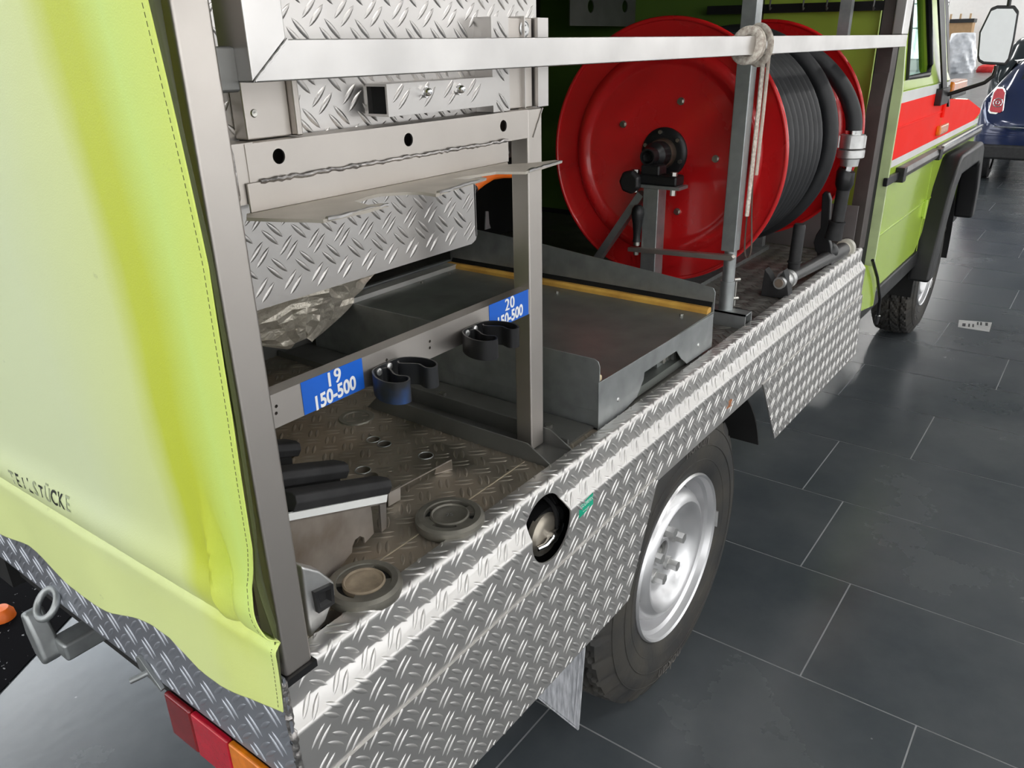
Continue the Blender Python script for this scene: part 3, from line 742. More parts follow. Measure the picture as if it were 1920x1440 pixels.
# sill
MB().box(2.62, 3.95, YB - .008, YB + .12, .545, .625).build('sill', M_black, T, bevel=.01)
# flare
def flare():
    o_ = [(3.90, .47), (3.94, .62), (4.04, .92), (4.16, 1.045), (4.22, 1.06), (4.86, 1.06), (4.94, 1.03), (5.08, .80), (5.12, .60)]
    i_ = [(5.02, .60), (4.98, .78), (4.88, .93), (4.82, .95), (4.28, .95), (4.20, .90), (4.10, .72), (4.04, .47)]
    return MB().prism(o_ + i_, 'y', -.005, YB + .02)
flare().build('fender_flare', M_black, T, bevel=.018, seg=3, label='black plastic flare over the front wheel')
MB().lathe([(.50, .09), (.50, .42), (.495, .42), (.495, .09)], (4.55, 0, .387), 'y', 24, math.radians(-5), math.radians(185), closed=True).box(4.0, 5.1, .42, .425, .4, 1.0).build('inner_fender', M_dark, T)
# rest of the body: bonnet, far side, firewall, roof
MB().prism([(3.99, 1.00), (3.99, 1.34), (4.62, 1.305), (5.06, 1.25), (5.10, 1.00)], 'y', YB + .055, 1.62).build('bonnet', M_lime, T, bevel=.02)
MB().box(2.95, 3.99, 1.56, 1.62, .62, ZB).box(2.96, 3.98, .15, 1.56, .60, .66).box(3.96, 4.0, .14, 1.56, .66, 1.3).box(2.95, 2.98, .14, 1.56, .66, ZB).build('cab_body', M_lime, T)
MB().box(5.08, 5.22, .10, 1.60, .55, .75).build('bumper', M_black, T, bevel=.01)
MB().box(3.0, 3.9, .2, 1.5, .7, .95).box(2.99, 3.12, .25, .75, .9, 1.55).box(2.99, 3.12, .95, 1.45, .9, 1.55).build('seat', M_dark, T, bevel=.03)
# greenhouse: side wall leans inwards above the belt line; window is a real opening
def lean(x, z): return (x, YB + (z - ZB) / (ZT - ZB) * (YT - YB), z)
gh = MB()
def slab(q, th=.045):
    a = [Vector(lean(x, z)) for x, z in q]; gh.hexa(a, [v + Vector((0, th, 0)) for v in a])
slab([(2.95, ZB), (3.045, ZB), (3.045, ZT), (2.95, ZT)])
slab([(3.045, ZB), (3.56, ZB), (3.530, 1.458), (3.045, 1.458)])
slab([(3.56, ZB), (3.965, ZB), (3.88, 1.46), (3.78, 1.60), (3.50, ZT), (3.21, ZT), (3.485, 1.48), (3.530, 1.458)])
slab([(3.045, 1.90), (3.27, 1.90), (3.21, ZT), (3.045, ZT)])
gh.build('window_pillars', M_lime, T, label='lime window frame and front pillar of the cab')
sl = MB()
sl.tube([lean(3.05, 1.462), lean(3.455, 1.462), lean(3.482, 1.50), lean(3.262, 1.90), lean(3.05, 1.90)], .012, 8, closed=True).build('window_seal', M_black, T)
a = [Vector(lean(x, z)) + Vector((0, .02, 0)) for x, z in ((3.05, 1.46), (3.50, 1.46), (3.262, 1.90), (3.05, 1.90))]
MB().hexa(a, [v + Vector((0, .004, 0)) for v in a]).build('side_window', M_glass, T, label='clear glass of the cab door window')
vs_ = [on(p[0], p[1], 'y', .062) for p in ((1761, 0), (1771, 0), (1777, 193), (1768, 190), (1768, 150))]
vs_ = [v + (v - vs_[2]) * 0 for v in vs_]; up_ = [vs_[0] + (vs_[0] - vs_[4]) * .5, vs_[1] + (vs_[1] - vs_[2]) * .4]
vp_ = [up_[0], up_[1], vs_[2], vs_[3], vs_[4]]
MB().prism([(v.x, v.z) for v in vp_], 'y', .062, .070).build('pillar_rubber', M_black, T, label='black rubber strip in front of the lime pillar')
# black seal of the windscreen beside the front pillar
bs = [Vector((x, YB + .0 + (z - ZB) * .1, z)) for x, z in ((3.985, 1.30), (4.01, 1.30), (3.94, 1.48), (3.60, ZT), (3.50, ZT), (3.80, 1.60), (3.90, 1.46))]
MB().hexa(bs, [v + Vector((0, .05, 0)) for v in bs]).build('windscreen_seal', M_black, T)
ws = [(3.95, .14, 1.38), (3.95, 1.56, 1.38), (3.56, 1.52, 1.98), (3.56, .18, 1.98)]
MB().hexa([Vector(v) for v in ws], [Vector(v) + Vector((.006, 0, .004)) for v in ws]).build('windscreen', M_glass, T)
MB().box(2.95, 3.62, YT, 1.56, ZT, ZT + .05).box(3.0, 3.05, 1.5, 1.56, ZB, ZT).box(3.45, 3.6, 1.5, 1.56, ZB + .3, ZT).build('cab_roof', M_lime, T, bevel=.015)
# cab rear corner: bright edge sheet standing proud
ee = MB()
e1 = [Vector((2.938, YB - .014, .66)), Vector((2.955, YB - .014, .66)), Vector((2.955, YB - .014, ZB)), Vector((2.938, YB - .014, ZB))]
ee.hexa(e1, [v + Vector((0, .08, 0)) for v in e1])
e2 = [Vector((2.938, YB - .014, ZB)), Vector((2.955, YB - .014, ZB)), Vector((2.955, YT - .014, ZT)), Vector((2.938, YT - .014, ZT))]
ee.hexa(e2, [v + Vector((0, .08, 0)) for v in e2])
ee.build('corner_edge', mat('pale_lime_edge', (.62, .74, .38), .35), T)
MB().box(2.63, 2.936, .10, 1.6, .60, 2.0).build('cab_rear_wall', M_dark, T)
# small lime sheet below the bed's front corner
MB().prism([(2.56, .86), (2.64, .84), (2.95, .76), (2.95, .60), (2.56, .66)], 'y', .045, .050).build('corner_sheet', M_lime, T)
# hanging bungee cable
cb_ = [on(1636, 488, 'y', .03), on(1645, 520, 'y', .03), on(1650, 560, 'y', .03), on(1646, 592, 'y', .03)]
cbo = MB().tube(cb_, .006, 10).build('rubber_cord', M_black, T, label='black rubber cord hanging at the cab corner')
MB().cyl(cb_[-1], cb_[-1] + Vector((-.004, 0, -.036)), .010, 12, .007).build('cord_end', M_black, cbo)
MB().torus(cb_[-1], 'z', .007, .0025, 16, 6).build('cord_ring', M_chrome, cbo)
# indicator on the bonnet side and fender repeater
il = MB().box(4.02, 4.42, .070, .145, 1.332, 1.350).build('indicator', M_black, T, label='amber indicator on the front wing', bevel=.004)
MB().box(4.03, 4.40, .068, .14, 1.350, 1.408).build('amber_lens', M_amber, il, bevel=.012, seg=3)
rl = on(1767, 242, 'y', YB - .012)
MB().box(rl.x - .10, rl.x + .10, YB - .022, YB, rl.z - .022, rl.z + .022).build('side_repeater', M_amber, T, bevel=.008, seg=3)
# mirror: bracket, arm, head with glass facing backwards
mx_ = 3.80
mb0 = on(1752, 186, 'x', mx_)
MB().box(mx_ - .14, mx_ + .03, YB - .030, YB, 1.325, 1.395).build('mirror_bracket', M_black, T, bevel=.004)
path = [on(p[0], p[1], 'x', mx_) for p in ((1752, 183), (1775, 178), (1812, 166), (1846, 155), (1862, 143), (1867, 130), (1868, 123))]
mo = MB().tube(path, .0085, 12).build('mirror_arm', M_black, T, label='tall black mirror on a tubular arm')
hd = [on(p[0], p[1], 'x', mx_) for p in ((1832, 108), (1836, 60), (1858, 14), (1870, 9), (1903, 9), (1911, 20), (1902, 75), (1892, 115), (1885, 124), (1842, 121), (1834, 116))]
ctr = sum(hd, Vector()) / len(hd)
hd = [v + Vector((-(v.y - ctr.y) * .17, 0, 0)) for v in hd]; fr_ = [v + Vector((.0, 0, 0)) for v in hd]; bk_ = [ctr + (v - ctr) * .8 + Vector((.07, 0, 0)) for v in hd]
mh = MB().hexa(fr_, bk_).build('mirror_head', M_black, mo, bevel=.006, seg=3)
gl = [ctr + (v - ctr) * .88 + Vector((-.0025, 0, 0)) for v in hd]
MB().hexa(gl, [v + Vector((.002, 0, 0)) for v in gl]).build('mirror_glass', M_mirror, mo)
tp = on(1893, 0, 'x', mx_)
MB().tube([on(1891, 12, 'x', mx_), tp, Vector((mx_, tp.y + .02, tp.z + .12)), Vector((mx_, YB + .05, tp.z + .2))], .0085, 12).build('upper_arm', M_black, mo)

# ================================================================== REAR COVER
RE = [(0.93, -.028), (1.048, -.040), (1.085, -.030), (1.111, -.024), (1.16, -.034), (1.30, -.040), (1.44, -.041), (1.637, -.022), (1.99, -.016)]
BE = [(-.03, .935), (.02, .950), (.07, .952), (.14, .940), (.24, .938), (.33, .945), (.42, .925), (.52, .925), (.62, .910), (.72, .892), (.9, .885), (1.2, .89), (1.70, .89)]
bpx = [(527, 1337), (473, 1306), (417, 1285), (390, 1270), (373, 1257), (345, 1226), (317, 1196), (283, 1175), (250, 1160), (213, 1147), (160, 1118), (133, 1098), (100, 1065), (50, 1022), (0, 994)]
BE = [(on(px, py, 'x', -.03).y, on(px, py, 'x', -.03).z) for px, py in bpx] + [(1.2, .84), (1.72, .84)]
def interp(tab, x):
    if x <= tab[0][0]: return tab[0][1]
    for (a, va), (b, vb) in zip(tab, tab[1:]):
        if x <= b: return va + (vb - va) * (x - a) / (b - a)
    return tab[-1][1]
def cov_x(y, z):
    x = -.030
    x -= .012 * math.sin(max(0, min(1, (z - 1.04) / 1.0)) * PI) * min(1, max(0, y + .03) * 4)
    d = z - (1.043 - .02 * max(0, y))
    x += .010 * math.exp(-(d / .007) ** 2)                        # crease of the hem fold
    x -= .010 * math.exp(-((d - .035) / .030) ** 2)                # roll above it
    x -= (.003 * math.sin(y * 19 + .6) + .0015 * math.sin(y * 41)) * max(0, min(1, -d / .08))
    # upright pleat near the corner
    pc = .027 + (z - 1.08) * .10
    am = math.exp(-((z - 1.11) / .055) ** 2)
    x += -.009 * am * math.exp(-((y - pc) / .008) ** 2) + .008 * am * math.exp(-((y - pc + .014) / .007) ** 2)
    x += .002 * math.sin(z * 9 + y * 3)
    return x
ny, nz = 150, 190; vs_, fs_ = [], []
for j in range(nz + 1):
    tz = (j / nz) ** 1.25
    for i in range(ny + 1):
        ty = (i / ny) ** 1.6
        zb = interp(BE, -.03 + ty * 1.74); z = zb + (1.995 - zb) * tz
        yr = interp(RE, z); y = yr + (1.71 - yr) * ty
        vs_.append((cov_x(y, z), y, z))
for j in range(nz):
    for i in range(ny): a = j * (ny + 1) + i; fs_.append((a, a + 1, a + ny + 2, a + ny + 1))
m_ = MB(); m_.add(vs_, fs_)
cov = m_.build('rear_cover', M_cover)
sd = cov.modifiers.new('thick', 'SOLIDIFY'); sd.thickness = .0015; sd.offset = 1
tag(cov, 'faded lime tarpaulin cover hanging over the back of the truck bed', 'tarpaulin')
# inner return between cover edge and corner post; its shade is painted dark olive
m_ = MB(); zz = [0.945 + (1.98 - .945) * i / 60 for i in range(61)]
vv = []
for z in zz:
    yr = interp(RE, z); vv += [(-.026, yr + .004, z), (-.012, yr + .020, z), (.002, .012, z)]
for i in range(60):
    pass
m_.add(vv, [(3 * i + k_, 3 * i + k_ + 1, 3 * i + 4 + k_, 3 * i + 3 + k_) for i in range(60) for k_ in (0, 1)])
ir = m_.build('inner_flap', mat('shaded_olive_flap', (.085, .10, .03), .6), cov)
sd = ir.modifiers.new('thick', 'SOLIDIFY'); sd.thickness = .001
# stitching along the free edge
st = MB(); z = .95
while z < 1.75:
    for o_ in (.006,):
        y = interp(RE, z) + o_; y2 = interp(RE, z + .004) + o_
        st.bar((cov_x(y, z) - .0012, y, z), (cov_x(y2, z + .004) - .0012, y2, z + .004), .0010, .0008, (1, 0, 0))
    z += .0062
so = st.build('stitching', mat('dark_thread', (.10, .12, .03), .8), cov, smooth=False); so['kind'] = 'stuff'
# faded lettering TEILSTUECKE on the cover
ta, tb = on(33, 893, 'x', -.036), on(143, 945, 'x', -.036)
LET = ['T', 'E', 'I', 'L', 'S', 'T', 'Ü', 'C', 'K', 'E']; DK = {1, 2, 3, 5, 7, 8}
for i, ch_ in enumerate(LET):
    t = (i + .3) / 9.6; cy = ta.y + (tb.y - ta.y) * t; cz = ta.z + (tb.z - ta.z) * t + .002
    m1 = M_bink if i in DK else M_fink
    sz = .030 if i not in (2, 5) else .024
    text_mesh(ch_, sz, lambda u, v: (cov_x(cy - u * .8, cz + v) - .0022, cy - u * .8, cz + v), 'letter', m1, cov, offset=.0004)

# ================================================================== HINGED SIDE FRAME (top)
SFy0, SFy1 = .002, .036
sf = empty('side_frame', (.07, .02, 1.576), 'bare steel swing frame, long bright rail running forward across the reel', 'frame')
MB().prism([(.0704, 1.576), (2.575, 1.576), (2.575, 1.611), (.1122, 1.611)], 'y', SFy0, SFy1).build('lower_rail', M_steel_b, sf, bevel=.0014, seg=2)
MB().prism([(.070, 1.5764), (.1118, 1.6114), (.1118, 1.945), (.070, 1.945)], 'y', SFy0, SFy1 + .010).build('upright', M_steel_b, sf, bevel=.0014, seg=2)
MB().box(2.50, 2.578, SFy0, .035, 1.611, 1.945).build('upright', M_steel_b, sf, bevel=.004, seg=3)
MB().box(.070, 2.575, SFy0, SFy1, 1.915, 1.945).build('upper_rail', M_steel_b, sf, bevel=.0035)
MB().tube([(.113 - .041 * t + random.uniform(-.0006, .0006), SFy0 - .0002, 1.611 - .034 * t) for t in [i / 16 for i in range(17)]], .0013, 6).build('mitre_weld', M_steel_b, sf)
hb = MB().box(.050, .072, .022, .046, 1.568, 1.606).build('hinge_stub', M_dsteel, sf, bevel=.003)

# ================================================================== TOOL RACK
TR = empty('tool_rack', (.35, .13, .925), 'welded steel tool rack behind the corner post with two black clips', 'rack')
YR = .11
bh = MB()
for px, py in ((523, 293), (766, 262), (944, 236)):
    c_ = on(px, py, 'y', YR); bh.cyl((c_.x, YR - .02, c_.z), (c_.x, YR + .02, c_.z), .0082, 24)
MB().rectube(.128, .634, YR, YR + .036, 1.472, 1.513, .0025).build('top_beam', M_steel, TR, cut=bh, label='steel box beam with three round holes')
mt = MB().rectube(.112, .139, YR + .001, YR + .036, 1.452, 1.514, .003).build('open_tube_end', M_steel, TR)
MB().box(.126, .129, YR + .003, YR + .033, 1.455, 1.511).build('tube_shade', M_dark, mt)  # black plate paints the shade inside the open tube end
MB().tube([(.1105, YR + .002, 1.512), (.1105, YR - .0005, 1.505), (.1105, YR - .0008, 1.46), (.1105, YR + .003, 1.4525), (.1105, YR + .03, 1.4525)], .0022, 8).build('end_weld', M_weld, mt)
# front post and foot channel
MB().box(.634, .672, YR, YR + .034, .930, 1.514).build('front_post', M_steel, TR, bevel=.003)
random.seed(5)
MB().tube([(.646 + .026 * t + random.uniform(-.0006, .0006), YR - .0008, 1.472 + .041 * t) for t in [i / 14 for i in range(15)]], .0012, 6).build('mitre_weld', M_steel, TR)
cm = MB()
cm.box(.606, .678, .045, .505, .925, .928)
for xx, h in ((.606, .034), (.675, .034)):
    cm.prism([(.040, .926), (.505, .926), (.470, .926 + h), (.100, .926 + h)], 'x', xx, xx + .003)
cm.build('foot_channel', M_dsteel, TR, label='grey steel channel foot across the floor', bevel=.001)
# lower clip rail
bh = MB()
for px, py in ((518, 762), (518, 775), (725, 675), (806, 640), (806, 652), (1, 1)):
    if px < 10: continue
    c_ = on(px, py, 'y', YR); bh.cyl((c_.x, YR - .02, c_.z), (c_.x, YR + .02, c_.z), .0022, 12)
cr_ = MB().box(.052, .634, YR, YR + .022, 1.190, 1.233).build('clip_rail', M_steel, TR, cut=bh, label='lower steel rail carrying the numbered stickers')
def sticker(x0, x1, t1, t2, dz2):
    so_ = MB().box(x0, x1, YR - .0008, YR - .0001, 1.1905, 1.2335).build('blue_sticker', M_blue, TR, label='blue sticker reading %s %s' % (t1, t2))
    xm = (x0 + x1) / 2
    for k_, ch_ in enumerate(t1):
        for n3_, o_ in enumerate((-.0006, 0, .0006)):
            text_mesh(ch_, .0275, lambda u, v: (xm + (k_ - .5) * .0135 + o_ + u, YR - .0014 - n3_ * .00015, 1.2218 + v + k_ * .0012), 'sticker_number', M_ink, so_, sx=.88)
    text_mesh(t2, .0255, lambda u, v: (xm + u, YR - .0013, 1.2012 + v + dz2 + u * .09), 'sticker_text', M_ink, so_, offset=.0009, sx=.84)
sticker(.156, .256, '19', '150-500', 0)
sticker(.524, .628, '20', '150-500', -.001)
# black spring clips
pth = [(990, 455), (1050, 445), (1085, 470), (1120, 520), (1235, 525), (1262, 545), (1255, 575), (1180, 600), (1060, 600), (960, 570), (905, 525), (890, 475), (930, 440), (1010, 395), (1130, 350), (1260, 343), (1400, 355), (1500, 385), (1530, 425), (1480, 455), (1400, 455), (1360, 430), (1335, 413), (1160, 412), (1132, 398), (1140, 385)]
zt = on(520 + 890 / 5.053, 600 + 470 / 5.053, 'y', YR - .004).z
P2 = [on(520 + a / 5.053, 600 + b / 5.053, 'z', zt) for a, b in pth]
def smooth_path(P, it=2):
    for _ in range(it):
        Q = [P[0]]
        for a, b in zip(P, P[1:]): Q += [a.lerp(b, .25), a.lerp(b, .75)]
        Q.append(P[-1]); P = Q
    return P
P2 = [Vector((p.x, min(p.y, YR - .002), p.z)) for p in P2]
P3 = smooth_path(P2)
def clip(dx, lab, m):
    root = MB().strip([p + Vector((dx, 0, -.030)) for p in P3], (0, 0, .030), .0022).build('spring_clip', m, TR, label=lab)
    for (a, b) in ((968, 492), (1065, 440)):
        c_ = on(520 + a / 5.053, 600 + b / 5.053, 'y', YR - .006)
        MB().lathe([(0, -.002), (.0025, -.002), (.005, -.0005), (.005, .004)], (c_.x + dx, YR - .006, c_.z), 'y', 20).build('rivet', M_alu, root)
    return root
m, t, b = nt('black_clip_with_blue_wear'); N_, L_ = t.nodes, t.links
tc_ = N_.new('ShaderNodeTexCoord'); nn_ = N_.new('ShaderNodeTexNoise'); nn_.inputs['Scale'].default_value = 30; L_.new(tc_.outputs['Object'], nn_.inputs['Vector'])
sx_ = N_.new('ShaderNodeSeparateXYZ'); L_.new(tc_.outputs['Object'], sx_.inputs[0])
xw = P2[10].x - .35
d_ = math_(N_, L_, 'SUBTRACT', 1.0, math_(N_, L_, 'DIVIDE', math_(N_, L_, 'ABSOLUTE', math_(N_, L_, 'SUBTRACT', sx_.outputs[0], xw + .004)), .014), clamp=True)
d_ = math_(N_, L_, 'MULTIPLY', d_, math_(N_, L_, 'MULTIPLY_ADD', nn_.outputs['Fac'], 3.2, -1.35, clamp=True), clamp=True)
mx__ = N_.new('ShaderNodeMix'); mx__.data_type = 'RGBA'; L_.new(d_, mx__.inputs[0]); mx__.inputs[6].default_value = (.014, .015, .017, 1); mx__.inputs[7].default_value = (.02, .07, .22, 1)
L_.new(mx__.outputs[2], b.inputs['Base Color']); b.inputs['Roughness'].default_value = .38
clip(0, 'black spring clip with blue paint wear', m)
ox = on(864, 618, 'y', YR).x - on(697, 697, 'y', YR).x
clip(ox, 'clean black spring clip', M_black)
# welded angle with the three-toothed dusty shelf
MB().box(.122, .580, YR - .003, YR, 1.443, 1.474).build('shelf_angle', M_steel, TR, bevel=.001)
random.seed(11)
MB().tube([(.139 + .44 * i / 80, YR - .0022 + random.uniform(-.0008, .0008), 1.4735 + random.uniform(-.001, .001)) for i in range(81)], [.0026 + random.uniform(-.0007, .0007) for _ in range(81)], 8).build('weld_bead', M_weld, TR)
cpx = [(462, 408), (520, 410), (579, 411), (606, 412), (640, 404), (690, 393), (728, 382), (715, 381), (690, 384), (664, 377), (690, 368), (712, 363), (760, 360), (792, 360), (817, 364), (850, 352), (912, 333), (900, 332), (878, 336), (848, 336), (868, 331), (893, 328), (930, 322), (958, 322), (985, 322), (1010, 315), (1054, 301), (1040, 300), (1000, 305), (953, 308)]
comb = [(.118, YR)] + [(on(a, b, 'z', 1.443).x, on(a, b, 'z', 1.443).y) for a, b in cpx] + [(.580, YR)]
MB().prism(comb, 'z', 1.4395, 1.443).build('toothed_shelf', M_dust, TR, label='dusty toothed shelf plate')
for (pa_, pb_) in (((612, 411), (727, 383)), ((822, 362), (911, 334)), ((990, 321), (1053, 302))):
    va, vb_ = on(pa_[0], pa_[1], 'z', 1.4425), on(pb_[0], pb_[1], 'z', 1.4425)
    pp = [va.lerp(vb_, i / 14) + Vector((0, random.uniform(-.0008, .0008), random.uniform(-.0007, .0007))) for i in range(15)]
    MB().tube(pp, [.0026 * (1 - .5 * i / 14) + random.uniform(-.0005, .0006) for i in range(15)], 6).build('ground_edge', M_steel_b, TR)

# boards behind the rack
ub = MB().box(.0, .715, .150, .154, 1.44, 1.95).box(.712, .716, .1545, .20, 1.44, 1.95).build('tread_board', M_tboard, TR, label='upper tread plate board behind the rack', extra=lenses(lambda u, v, h: Vector((u, .150 - h, v)), .01, .70, 1.45, 1.93, lambda u, v: .01 < u < .71))
lb0 = on(490, 572, 'y', .25); lb1 = on(895, 455, 'y', .25)
cut_ = MB().box(.1, .11, .1, .11, 3, 3.1)
pl = [(.09, lb1.z + .002), (lb1.x - .012, lb1.z + .002), (lb1.x - .004, lb1.z + .006), (lb1.x, lb1.z + .014), (lb1.x, 1.50), (.09, 1.50)]
MB().prism(pl, 'y', .250, .254).prism([(.250, lb1.z + .012), (.290, lb1.z + .012), (.290, 1.5), (.250, 1.5)], 'x', lb1.x - .004, lb1.x - .001).prism([(.09, lb1.z), (lb1.x - .012, lb1.z), (lb1.x - .012, lb1.z + .004), (.09, lb1.z + .004)], 'y', .252, .29).build('tread_board', M_tboard, TR, label='lower tread plate board hanging above the tray', extra=lenses(lambda u, v, h: Vector((u, .250 - h, v)), .10, lb1.x - .005, lb1.z + .004, 1.5, lambda u, v: v > lb1.z + .004 and u < lb1.x - .004))
# brackets standing on the beam
MB().box(.560, .600, .118, .150, 1.514, 1.640).build('tread_bracket', M_tboard, TR, bevel=.008, seg=3, extra=lenses(lambda u, v, h: Vector((u, .118 - h, v)), .566, .594, 1.52, 1.635, lambda u, v: .562 < u < .598))
bk1 = MB().box(.606, .672, .128, .150, 1.514, 1.640).build('folded_bracket', M_steel, TR, bevel=.002)
MB().box(.644, .646, .122, .150, 1.514, 1.642).box(.676, .704, .120, .150, 1.514, 1.640).build('bracket_rib', M_tboard, TR)
MB().lathe([(0, -.003), (.004, -.003), (.006, 0), (.009, 0), (.010, -.001), (.012, 0)], (.652, .127, 1.625), 'y', 20).build('bracket_rivet', M_alu, bk1)
hbk = MB().rectube(.342, .560, .112, .150, 1.524, 1.562, .003).build('tread_bracket', M_tboard, TR, label='short tread plate tube with two dome nuts', extra=lenses(lambda u, v, h: Vector((u, .112 - h, v)), .35, .555, 1.527, 1.56, lambda u, v: 1.526 < v < 1.561))
MB().box(.350, .353, .115, .147, 1.527, 1.559).build('tube_shade', M_dark, hbk)  # dark plate in place of the shade within this tube
for px, py in ((799, 172), (861, 167)):
    c_ = on(px, py, 'y', .108); q = MB(); hexnut(q, (c_.x, .112, c_.z), (c_.x, .107, c_.z), .0072)
    q.lathe([(0, -.008), (.003, -.0075), (.005, -.005), (.0058, 0)], (c_.x, .107, c_.z), 'y', 20).build('dome_nut', M_chrome, hbk)
lbk = MB().box(.146, .205, .128, .150, 1.514, 1.60).build('folded_bracket', M_steel, TR, bevel=.002)
MB().box(.205, .213, .118, .150, 1.514, 1.60).build('bracket_rib', M_steel, TR, bevel=.002)
MB().lathe([(0, -.001), (.002, -.0015), (.0035, -.0015), (.0045, 0)], (.158, .128, 1.541), 'y', 20).build('bracket_rivet', M_nut, lbk)
# locking block beside the corner post
lk = [on(p[0], p[1], 'y', .060) for p in ((566, 1062), (600, 1070), (628, 1092), (630, 1115), (612, 1165), (582, 1198))]
lkb = MB().prism([(p.x, p.z) for p in lk], 'y', .060, .082).build('lock_block', M_alu, T, bevel=.004, seg=3, label='cast lock block beside the corner post')
s_ = [on(p[0], p[1], 'y', .060) for p in ((584, 1108), (619, 1092), (622, 1128), (592, 1147))]
sc = sum(s_, Vector()) / 4
o_ = [(v.x, v.z) for v in s_]; i_ = [(sc.x + (v.x - sc.x) * .68, sc.z + (v.z - sc.z) * .68) for v in s_]
vv = [(a, .054, b) for a, b in o_] + [(a, .054, b) for a, b in i_] + [(a, .062, b) for a, b in o_] + [(sc.x + (a - sc.x) * .6, .0592, sc.z + (b - sc.z) * .6) for a, b in i_]
MB().add(vv, [(0, 1, 5, 4), (1, 2, 6, 5), (2, 3, 7, 6), (3, 0, 4, 7), (0, 8, 9, 1), (1, 9, 10, 2), (2, 10, 11, 3), (3, 11, 8, 0), (4, 5, 13, 12), (5, 6, 14, 13), (6, 7, 15, 14), (7, 4, 12, 15), (12, 13, 14, 15)]).build('square_socket', M_black, lkb)

# ================================================================== SMALL THINGS ON THE REAR FLOOR
def cap_ring(c, r, slots, name, lab, inner, zt_=.019, rot=0):
    z0 = .9262
    e_ = empty(name, (c[0], c[1], z0), lab, 'coupling cap')
    ri, ro = r * .56, r * .71
    MB().lathe([(ro, .004), (ro, zt_ - .002), (ro + .001, zt_), (r - .006, zt_), (r - .001, zt_ - .004), (r, zt_ - .010), (r - .001, .002), (r - .003, 0), (ro, 0)], (c[0], c[1], z0), 'z', 72, closed=True).build('outer_ring', M_ring, e_)
    MB().lathe([(0, zt_ - .003), (ri * .55, zt_ - .003), (ri * .6, zt_ - .002), (ri * .86, zt_ - .002), (ri * .92, zt_ + .0005), (ri, zt_ - .001), (ri, 0), (0, 0)], (c[0], c[1], z0), 'z', 60).build('centre_disc', inner, e_)
    # solid bridges between the arc slots
    A = sorted(slots)
    for i, (a0, a1) in enumerate(A):
        n0 = A[(i + 1) % len(A)][0] + (360 if i == len(A) - 1 else 0)
        MB().lathe([(ri - .001, .002), (ri - .001, zt_ - .0022), (ro + .001, zt_ - .0022), (ro + .001, .002)], (c[0], c[1], z0), 'z', 16, math.radians(a1 + rot), math.radians(n0 + rot), closed=True).build('bridge', M_ring, e_)
    MB().lathe([(ri - .001, .011), (ro + .001, .011)], (c[0], c[1], z0), 'z', 60).build('slot_shade', M_dark, e_)  # black disc set high so the slots look deeply shaded
    return e_
cA = on(843, 963, 'z', .945)
ca = cap_ring((cA.x, cA.y), .054, [(-73, -46), (-13, 37), (97, 134), (175, 238)], 'coupling_cap', 'round grey metal coupling cap with four slots, farther from the corner', M_ring)
text_mesh('75', .012, lambda u, v: (cA.x + .0 + .7 * u + .7 * v, cA.y - .7 * u + .7 * v, .9262 + .0168), 'cast_number', M_galv, ca)
cB = on(682, 1088, 'z', .945)
cap_ring((cB.x, cB.y), .052, [(-43, 24), (132, 204)], 'coupling_cap', 'sandy brown coupling cap nearest the corner post', M_sand)

# rubber padded holder: steel box, pale strip, three stepped black pads
HB = empty('padded_holder', (.28, .25, .926), 'stepped holder with black rubber pads on a steel bracket', 'holder')
F0 = on(722, 998, 'z', .9262); F1 = on(600, 1110, 'z', .9262)
hn = Vector((-(F0 - F1).y, (F0 - F1).x, 0)).normalized()
hn = hn if hn.y > 0 else -hn
def onp(px, py, off=0.0):
    """point seen at a pixel on the upright plane of the bracket, pushed inwards by off"""
    d = R.transposed() @ Vector((px - 960, py - 720, FPX)); P0 = F0 + hn * off
    return CAM + d * ((P0 - CAM).dot(hn) / d.dot(hn))
fd = (F0 - F1).normalized()
top0, top1 = onp(546, 975), onp(694, 945)
ed = (top1 - top0).normalized(); top0 = top0 - ed * .03
pl_ = [top0, top1, onp(697, 960), onp(701, 1000), onp(684, 1019), onp(683, 1008), onp(675, 1005), onp(666, 1012), onp(661, 1024), onp(660, 1036), F1 + Vector((0, 0, 0)), F1 - fd * .06]
MB().hexa(pl_, [v + hn * .003 for v in pl_]).build('bracket_plate', mat('dirty_steel_bracket', (.56, .51, .46), .38, .8, .2, 9, col2=(.22, .17, .13)), HB)
tb_ = [onp(712, 943), onp(724, 941), onp(725, 990), onp(716, 998)]
MB().hexa(tb_, [v + hn * .003 for v in tb_]).build('bracket_tab', M_steel, HB)
tt_ = [top0, top1, onp(712, 943), onp(724, 941)]
a_ = [top0, onp(724, 941), onp(724, 941) + hn * .03, top0 + hn * .03]
MB().hexa(a_, [v - Vector((0, 0, .003)) for v in a_]).build('bracket_top', M_steel, HB)
s0_, s1_ = onp(545, 962) - ed * .03, onp(726, 927)
MB().hexa([top0 - hn * .001, onp(724, 941) - hn * .001, s1_ - hn * .001, s0_ - hn * .001], [v + hn * .004 for v in (top0, onp(724, 941), s1_, s0_)]).build('pale_strip', M_white, HB)
dv = (s1_ - s0_).normalized(); upv = dv.cross(hn); upv = upv if upv.z > 0 else -upv
def pad(p1, ln, wd, h):
    sec_ = [(0, 0), (-.003, h * .5), (.001, h * .88), (.008, h), (wd, h * .95), (wd + .003, 0)]
    a_ = [p1 + hn * q[0] + upv * q[1] for q in sec_]
    return MB().hexa([v - dv * ln for v in a_], a_)
p1_ = onp(731, 926)
pad(p1_, .22, .030, .024).build('rubber_pad', M_rubber, HB, bevel=.002)
p2_ = onp(651, 897, .045)
pad(p2_, .20, .030, .024).build('rubber_pad', M_rubber, HB, bevel=.002)
p3_ = onp(561, 856, .100)
